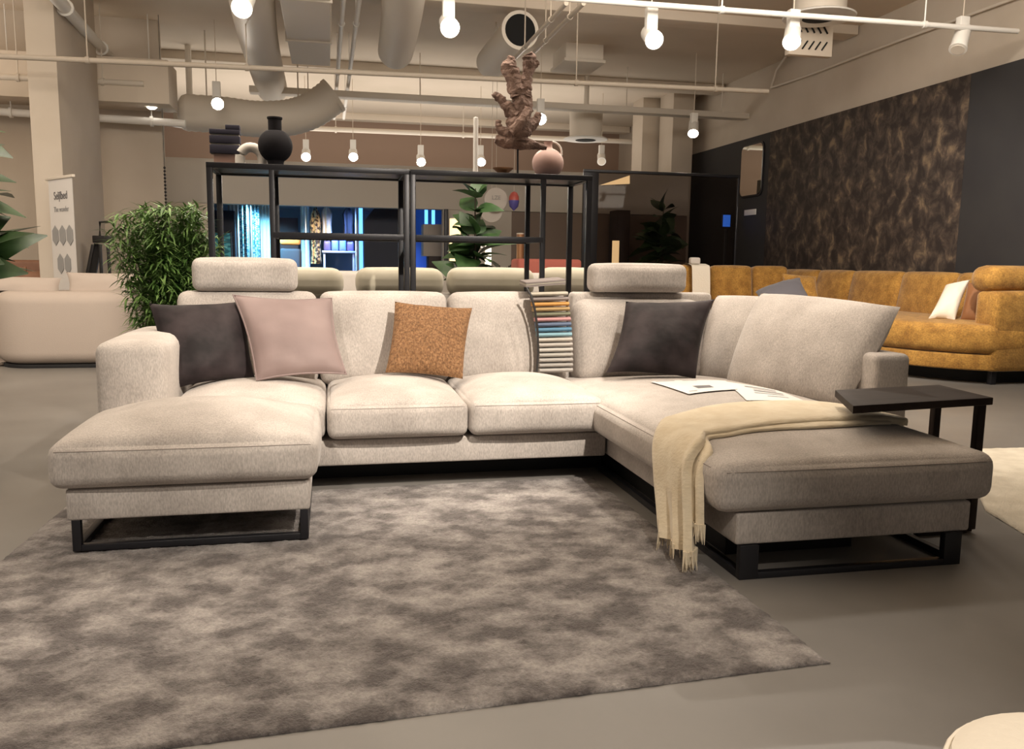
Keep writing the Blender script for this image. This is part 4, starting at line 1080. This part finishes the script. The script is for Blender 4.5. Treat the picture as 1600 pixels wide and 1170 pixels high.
# pouf in the bottom right corner
pc = atZ(1600,1215,.30); pc = Vector((pc.x+.10,pc.y-.075,0))
t = thing('round_pouf', 'cream round pouf cut off in the bottom right corner', 'pouf', pc)
MB().lathe(pc, [(.20,.0),(.235,.03),(.25,.12),(.25,.26),(.235,.315),(.19,.338),(.10,.345),(.02,.346)], 40).build('cushion', 'ivory', t)
MB().tube([pc+Vector((.243*math.cos(R_(a)), .243*math.sin(R_(a)), .30)) for a in range(0,360,9)], .005, 6, closed=True).build('piping', 'ivory', t)

# ================================================================ the shop behind the fascia
spot_light('shop_blue_light', (atY(400,330,16).x,16.6,zb+.15), (atY(400,400,17).x,17.2,0), 700, 130, .8, (.25,.72,1))
spot_light('shop_blue_light', (atY(560,330,16).x,16.2,zb+.15), (atY(560,400,17).x,17.2,0), 420, 120, .8, (.22,.42,1))
spot_light('shop_lamp_light', (atY(490,330,16).x,15.8,zb+.15), (atY(495,390,17).x,17.2,.6), 200, 80, .8, (1,.9,.75))
SHY = 17.2
def sx(x, Y=SHY): return atY(x,370,Y).x
def sz(y, x=500, Y=SHY): return atY(x,y,Y).z
def curtain(label, x0, x1, Y, m, pleats=4):
    a, b = sx(x0,Y), sx(x1,Y); zt3 = zb+.2
    t = thing('curtain_panel', label, 'curtain', ((a+b)/2,Y,0), 'curtains in the blue lit shop')
    f = lambda u, v, o: Vector((a+(b-a)*u, Y+.05*math.sin(u*pleats*2*PI)+o, .03+(zt3-.03)*v))
    MB().grid(lambda u, v: f(u,v,0), pleats*8, 4).grid(lambda u, v: f(u,v,.01), pleats*8, 4).build('cloth', m, t)
    MB().tube([(a-.03,Y,zt3), (b+.03,Y,zt3)], .015, 8).build('rail', 'white', t)
curtain('pale curtain panel, leftmost in the blue lit shop', 357,374, 16.4, 'curtain', 3)
curtain('dark striped curtain panel, first from the left in the blue lit shop', 375,388, 16.7, 'curtain2', 2)
curtain('narrow pale curtain between the two striped curtains in the blue shop', 389,394, 16.95, 'curtain', 1)
curtain('dark striped curtain panel, second from the left in the blue lit shop', 395,406, 17.2, 'curtain2', 2)
curtain('pale blue curtain right of the striped curtains in the blue shop', 407,423, 17.6, 'curtain', 3)
curtain('white curtain just left of the leopard coat', 470,484, 17.95, 'curtain', 2)
# cyan leaf picture and dark block on the left
a, b = atY(331,413,16).x, atY(363,413,16).x
t = thing('leaf_picture', 'cyan leaf print picture leaning behind the left shelf posts', 'picture', (a,16,0))
MB().box((a,16,0), (b,16.05,sz(362,345,16)), .004).build('frame', 'boxd', t); MB().box((a+.02,15.985,.7), (b-.02,15.999,sz(364,345,16)), .002).build('print', 'cyanart', t)
tag(MB().box((a+.02,16.1,0), (b+.05,16.3,sz(328,345,16)), .01).build('dark_box', 'navyp', base=(a,16.1,0)), 'tall dark blue black box rising behind the cyan leaf picture', 'box')
# maroon screen, armchair
a, b = sx(436,18), sx(466,18)
t = thing('maroon_screen', 'dark maroon screen panel in the blue shop above the armchair', 'screen', (a,18,0))
MB().box((a,18,.8), (b,18.06,sz(340,450,18)), .006).build('panel', 'maroon', t)
for x in (a+.05,b-.05): MB().bar((x,18.03,0), (x,18.03,.8), .03).build('leg', 'blackm', t)
a, b = sx(436,17), sx(470,17)
t = thing('dark_armchair', 'dark armchair with an orange throw in the blue lit shop', 'armchair', ((a+b)/2,17,0))
MB().soft(((a+b)/2,17.2,sz(385,450,17)/2+.02), (b-a,.2,sz(385,450,17)-.1), .06, None, 4).build('backrest', 'darkcloth', t)
MB().soft(((a+b)/2,17.5,.35), (b-a,.55,.3), .06, None, 4).build('seat', 'darkcloth', t)
for x in (a+.05,b-.05): MB().bar((x,17.2,0), (x,17.2,.2), .04).build('leg', 'blackm', t)
MB().soft(((a+b)/2,17.18,sz(377,450,17)), (b-a-.02,.24,.14), .05, None, 4).build('throw', 'orange', t)
def garment(label, x0, x1, y0, y1, Y, m):
    a, b, z1, z0 = sx(x0,Y), sx(x1,Y), sz(y0,500,Y), sz(y1,500,Y)
    t = thing('hanging_garment', label, 'garment', ((a+b)/2,Y,z0), 'garments on the shop rail')
    c = (a+b)/2; mb = MB(); n = 16; vs = []
    for i in range(9):
        v = i/8; w = (b-a)/2*(.25+.75*min(1,(1-v)*5)**.6) if v > .8 else (b-a)/2*(1-.12*math.sin(v*5))
        for k in range(n):
            th = 2*PI*k/n; vs.append(Vector((c+w*math.cos(th)*(1+.07*math.sin(5*th)), Y+.09*math.sin(th)*(1+.3*math.sin(7*th)), z0+(z1-z0)*v)))
    fs = [(i*n+k, i*n+(k+1)%n, (i+1)*n+(k+1)%n, (i+1)*n+k) for i in range(8) for k in range(n)]+[tuple(range(n)), tuple(range(8*n,9*n))]
    mb.add(vs, fs); mb.build('cloth', m, t)
    MB().tube([(c,Y,z1-.01), (c,Y,z1+.08), (c+.03,Y,z1+.1)], .006, 6).build('hanger', 'blackm', t)
garment('leopard print coat hanging in the blue lit shop', 485,502,324,412, 17, 'leopard')
garment('plain beige garment hanging right of the leopard coat', 503,519,322,366, 17, 'beigecloth')
garment('dark fur grey garment hanging left of the pale blue pillar', 536,552,322,372, 17, 'darkcloth')
t = thing('clothes_rail', 'metal rail carrying the garments in the blue lit shop', 'rail', (sx(480),17,0))
MB().tube([(sx(478,17),17,sz(318,500,17)),(sx(556,17),17,sz(318,500,17))], .014, 8).build('rail_bar', 'white', t)
for x in (478,556): MB().tube([(sx(x,17),17,0),(sx(x,17),17,sz(318,500,17))], .014, 8).build('upright', 'white', t)
a, b = sx(503,16.6), sx(555,16.6); zt4 = sz(392,530,16.6)
t = thing('display_table', 'pale blue lit display table with handbags under the garments', 'table', ((a+b)/2,16.6,0))
MB().box((a,16.4,zt4-.04), (b,16.8,zt4), .004).build('table_top', 'bluep', t)
for x in (a+.04,b-.04):
    for y in (16.44,16.76): MB().bar((x,y,0), (x,y,zt4-.041), .04).build('leg', 'bluep', t)
for i, (x, h, m, lb) in enumerate(((511,18,'bagpur','dark purple handbag, leftmost on the pale blue table'),(523,20,'bagblue','blue handbag with handle left of the middle of the pale blue table'),(535,22,'bagblue','tall blue handbag right of the middle of the pale blue table'),(547,17,'bagpur','dull purple handbag, rightmost on the pale blue table'))):
    c = sx(x,16.6); hh = h*16.6/1300
    t = thing('handbag', lb, 'bag', (c,16.6,zt4), 'handbags on the display table')
    MB().soft((c,16.6,zt4+hh*.4), (.13,.09,hh*.8), .025, {(1,-1):.015}, 4).build('body', m, t)
    MB().tube([(c-.04,16.6,zt4+hh*.78),(c-.03,16.6,zt4+hh),(c+.03,16.6,zt4+hh),(c+.04,16.6,zt4+hh*.78)], .007, 6).build('handle', m, t)
a = sx(530,16.6); tag(MB().soft((a,16.6,.62), (.42,.3,.16), .05, None, 4).build('folded_bag', 'bagpur', base=(a,16.6,.54)), 'dark folded bag on a block under the pale blue table', 'bag')
tag(MB().box((a-.25,16.45,0), (a+.25,16.75,.54), .01).build('display_block', 'boxd', base=(a,16.6,0)), 'dark display block under the pale blue table', 'block')
a, b = sx(557,16), sx(567,16)
t = thing('lit_pillar', 'pale blue pillar with a bright blue light strip beside the navy panel', 'pillar', (a,16,0))
MB().box((a,16,0), (a+(b-a)*.4,16.15,zb+.2), .004).build('pillar', 'bluep', t); MB().box((a+(b-a)*.42,16.0,0.02), (b,16.12,zb+.2), .004).build('light_strip', 'blueglow', t)
a, b = sx(569,15.8), sx(645,15.8); zz0, zz1 = .3, zb+.15
oc_ = [(a+.28,zz1),(a,zz1-.35),(a,zz0+.75),(a+.3,zz0),(b,zz0),(b,zz1)]
t = thing('navy_panel', 'big black navy panel with cut corners behind the middle shelf post', 'panel', ((a+b)/2,15.8,0))
MB().add([(x,15.8,z) for (x,z) in oc_]+[(x,15.86,z) for (x,z) in oc_], [tuple(range(6)), tuple(range(6,12))]+[(k,(k+1)%6,6+(k+1)%6,6+k) for k in range(6)]).build('panel', 'navyp', t, smooth=False)
for x in (a+.4,b-.2): MB().bar((x,15.83,0), (x,15.83,.3), .05).build('foot', 'blackm', t)
for i, (x, w, lb) in enumerate(((666,4,'left glowing blue tube in the shop right of the middle post'),(677,5,'right glowing blue tube in the shop right of the middle post'))):
    c = sx(x,17.5); tag(MB().tube([(c,17.5,sz(354,660,17.5)),(c,17.5,zb+.2)], .035, 10).build('tube_light', 'blueglow', base=(c,17.5,1.8)), lb, 'lamp', 'blue tubes')
a, b = sx(648,18), sx(692,18)
tag(MB().box((a,18,0), (b,18.1,zb+.24), .004).build('backdrop_panel', 'bagblue', base=(a,18,0)), 'blue backdrop panel behind the glowing blue tubes', 'panel')
a, b = sx(668,15.9), sx(690,15.9)
tag(MB().box((a,15.7,0), (b,16.1,sz(384,680,15.9)-.2), .006).build('dark_crate', 'boxd', base=(a,15.9,0)), 'dark crate under the grey carton right of the middle shelf post', 'crate')
z5 = sz(384,680,15.9)-.199
tag(MB().box((a-.1,15.7,z5), (b+.02,16.1,sz(351,680,15.9)), .01).build('grey_carton', 'box', base=(a,15.9,z5)), 'grey carton on the dark crate right of the middle shelf post', 'box')
a = sx(697,14.9); tag(MB().bar((a,14.9,0), (a,14.9,zb), .07).build('dark_post', 'blackm', base=(a,14.9,0)), 'slim black post at the shop front, left of the fiddle leaf plant', 'post')
def lamp_col(label, x, y0, w, Y, m, cap=True):
    c = sx(x,Y); z1 = atY(x,y0,Y).z; r = w/2*Y/1300
    t = thing('column_lamp', label, 'lamp', (c,Y,0), 'glowing column lamps')
    MB().box((c-r*1.1,Y-r*1.1,0), (c+r*1.1,Y+r*1.1,.5), .006).build('base', 'box', t)
    MB().lathe((c,Y,.5), [(r,0),(r,z1-.5)], 20).build('lamp_shade', m, t)
    MB().lathe((c,Y,z1), [(r*1.02,0),(r*1.02,.015),(r*.5,.02)], 20).build('cap', 'duct', t)
lamp_col('yellow glowing column lamp left behind the fiddle leaf plant', 711,342,17, 12.5, 'glowy')
lamp_col('small bright white glowing column lamp right of the fiddle leaf plant', 763,384,10, 12.2, 'gloww')
lamp_col('ribbed copper column lamp beside the right shelf post', 813,366,12, 12.0, 'copper')
c = atY(786,412,11.2); t = thing('dried_arrangement', 'small dried twig arrangement between the two right column lamps', 'plant', (c.x,11.2,0))
MB().lathe((c.x,11.2,0), [(.08,0),(.09,.4),(.05,.78),(.055,.8)], 18).build('pot', 'box', t)
tw = MB(); rnd = random.Random(3)
for k in range(16):
    d = Vector((rnd.uniform(-.16,.16), rnd.uniform(-.08,.08), rnd.uniform(.22,.36))); tw.tube([(c.x,11.2,.79), Vector((c.x,11.2,.79))+d*.5, Vector((c.x,11.2,.79))+d+Vector((rnd.uniform(-.05,.05),0,-.02))], [.006,.005,.01], 5)
tw.build('twigs', 'bark', t)
# round hanging sign and balloon
c = atY(775,312,13.5)
t = thing('round_sign', 'round pale hanging sign right of the fiddle leaf plant', 'sign', c)
mt = Matrix.Translation(c) @ Matrix.Rotation(R_(90),4,'X')
MB().lathe((0,0,0), [(.19,-.01),(.195,0),(.19,.01)], 36, mtx=mt).build('disc', 'offwhite', t)
text('LZE', .09, c+Vector((0,-.02,.03)), (R_(90),0,0), 'inkl', t)
MB().tube([c+Vector((0,0,.19)), (c.x,c.y,CEIL)], .004, 5).build('cord', 'duct', t)
c2 = atY(768,330,13.6); t = thing('round_sign', 'second round pale sign hanging lower, half behind the plant', 'sign', c2)
mt = Matrix.Translation(c2) @ Matrix.Rotation(R_(90),4,'X'); MB().lathe((0,0,0), [(.18,-.01),(.185,0),(.18,.01)], 36, mtx=mt).build('disc', 'offwhite', t)
MB().tube([c2+Vector((0,0,.18)), (c2.x,c2.y,CEIL)], .004, 5).build('cord', 'duct', t)
c = atY(803,313,13.4); t = thing('hanging_balloon', 'red and blue balloon hanging near the right shelf post', 'balloon', c)
MB().lathe(c, [(.01,-.16),(.07,-.1),(.085,-.02),(.084,.0)], 24).build('lower_half', 'bluef', t); MB().lathe(c, [(.084,.0),(.08,.06),(.05,.12),(.01,.14)], 24).build('upper_half', 'red', t)
MB().tube([c+Vector((0,0,.14)), (c.x,c.y,CEIL)], .004, 5).build('cord', 'duct', t)
a, b = atY(806,404,11.6), atY(905,404,11.6)
t = thing('salmon_light_block', 'salmon pink block added for a low salmon light behind the right shelf posts', 'bench', ((a.x+b.x)/2,11.6,0))
MB().soft(((a.x+b.x)/2,11.7,a.z-.15), (b.x-a.x,.5,.3), .05, None, 4).build('seat', 'salmon', t); MB().box((a.x+.05,11.5,0), (b.x-.05,11.9,a.z-.3), .01).build('base', 'boxd', t)  # block put in for the salmon light low at the back
# hanging chain beside the bamboo
c = atY(257,262,13.3)
cm = MB()
for k in range(16): cm.lathe((c.x,13.3,c.z-k*.05), [(.008,-.018),(.02,0),(.008,.018)], 8)
cm.tube([(c.x,13.3,c.z-.8),(c.x,13.3,CEIL)], .004, 5)
tag(cm.build('hanging_chain', 'blackp', base=(c.x,13.3,c.z)), 'thin dark bead chain hanging above the bamboo', 'chain')
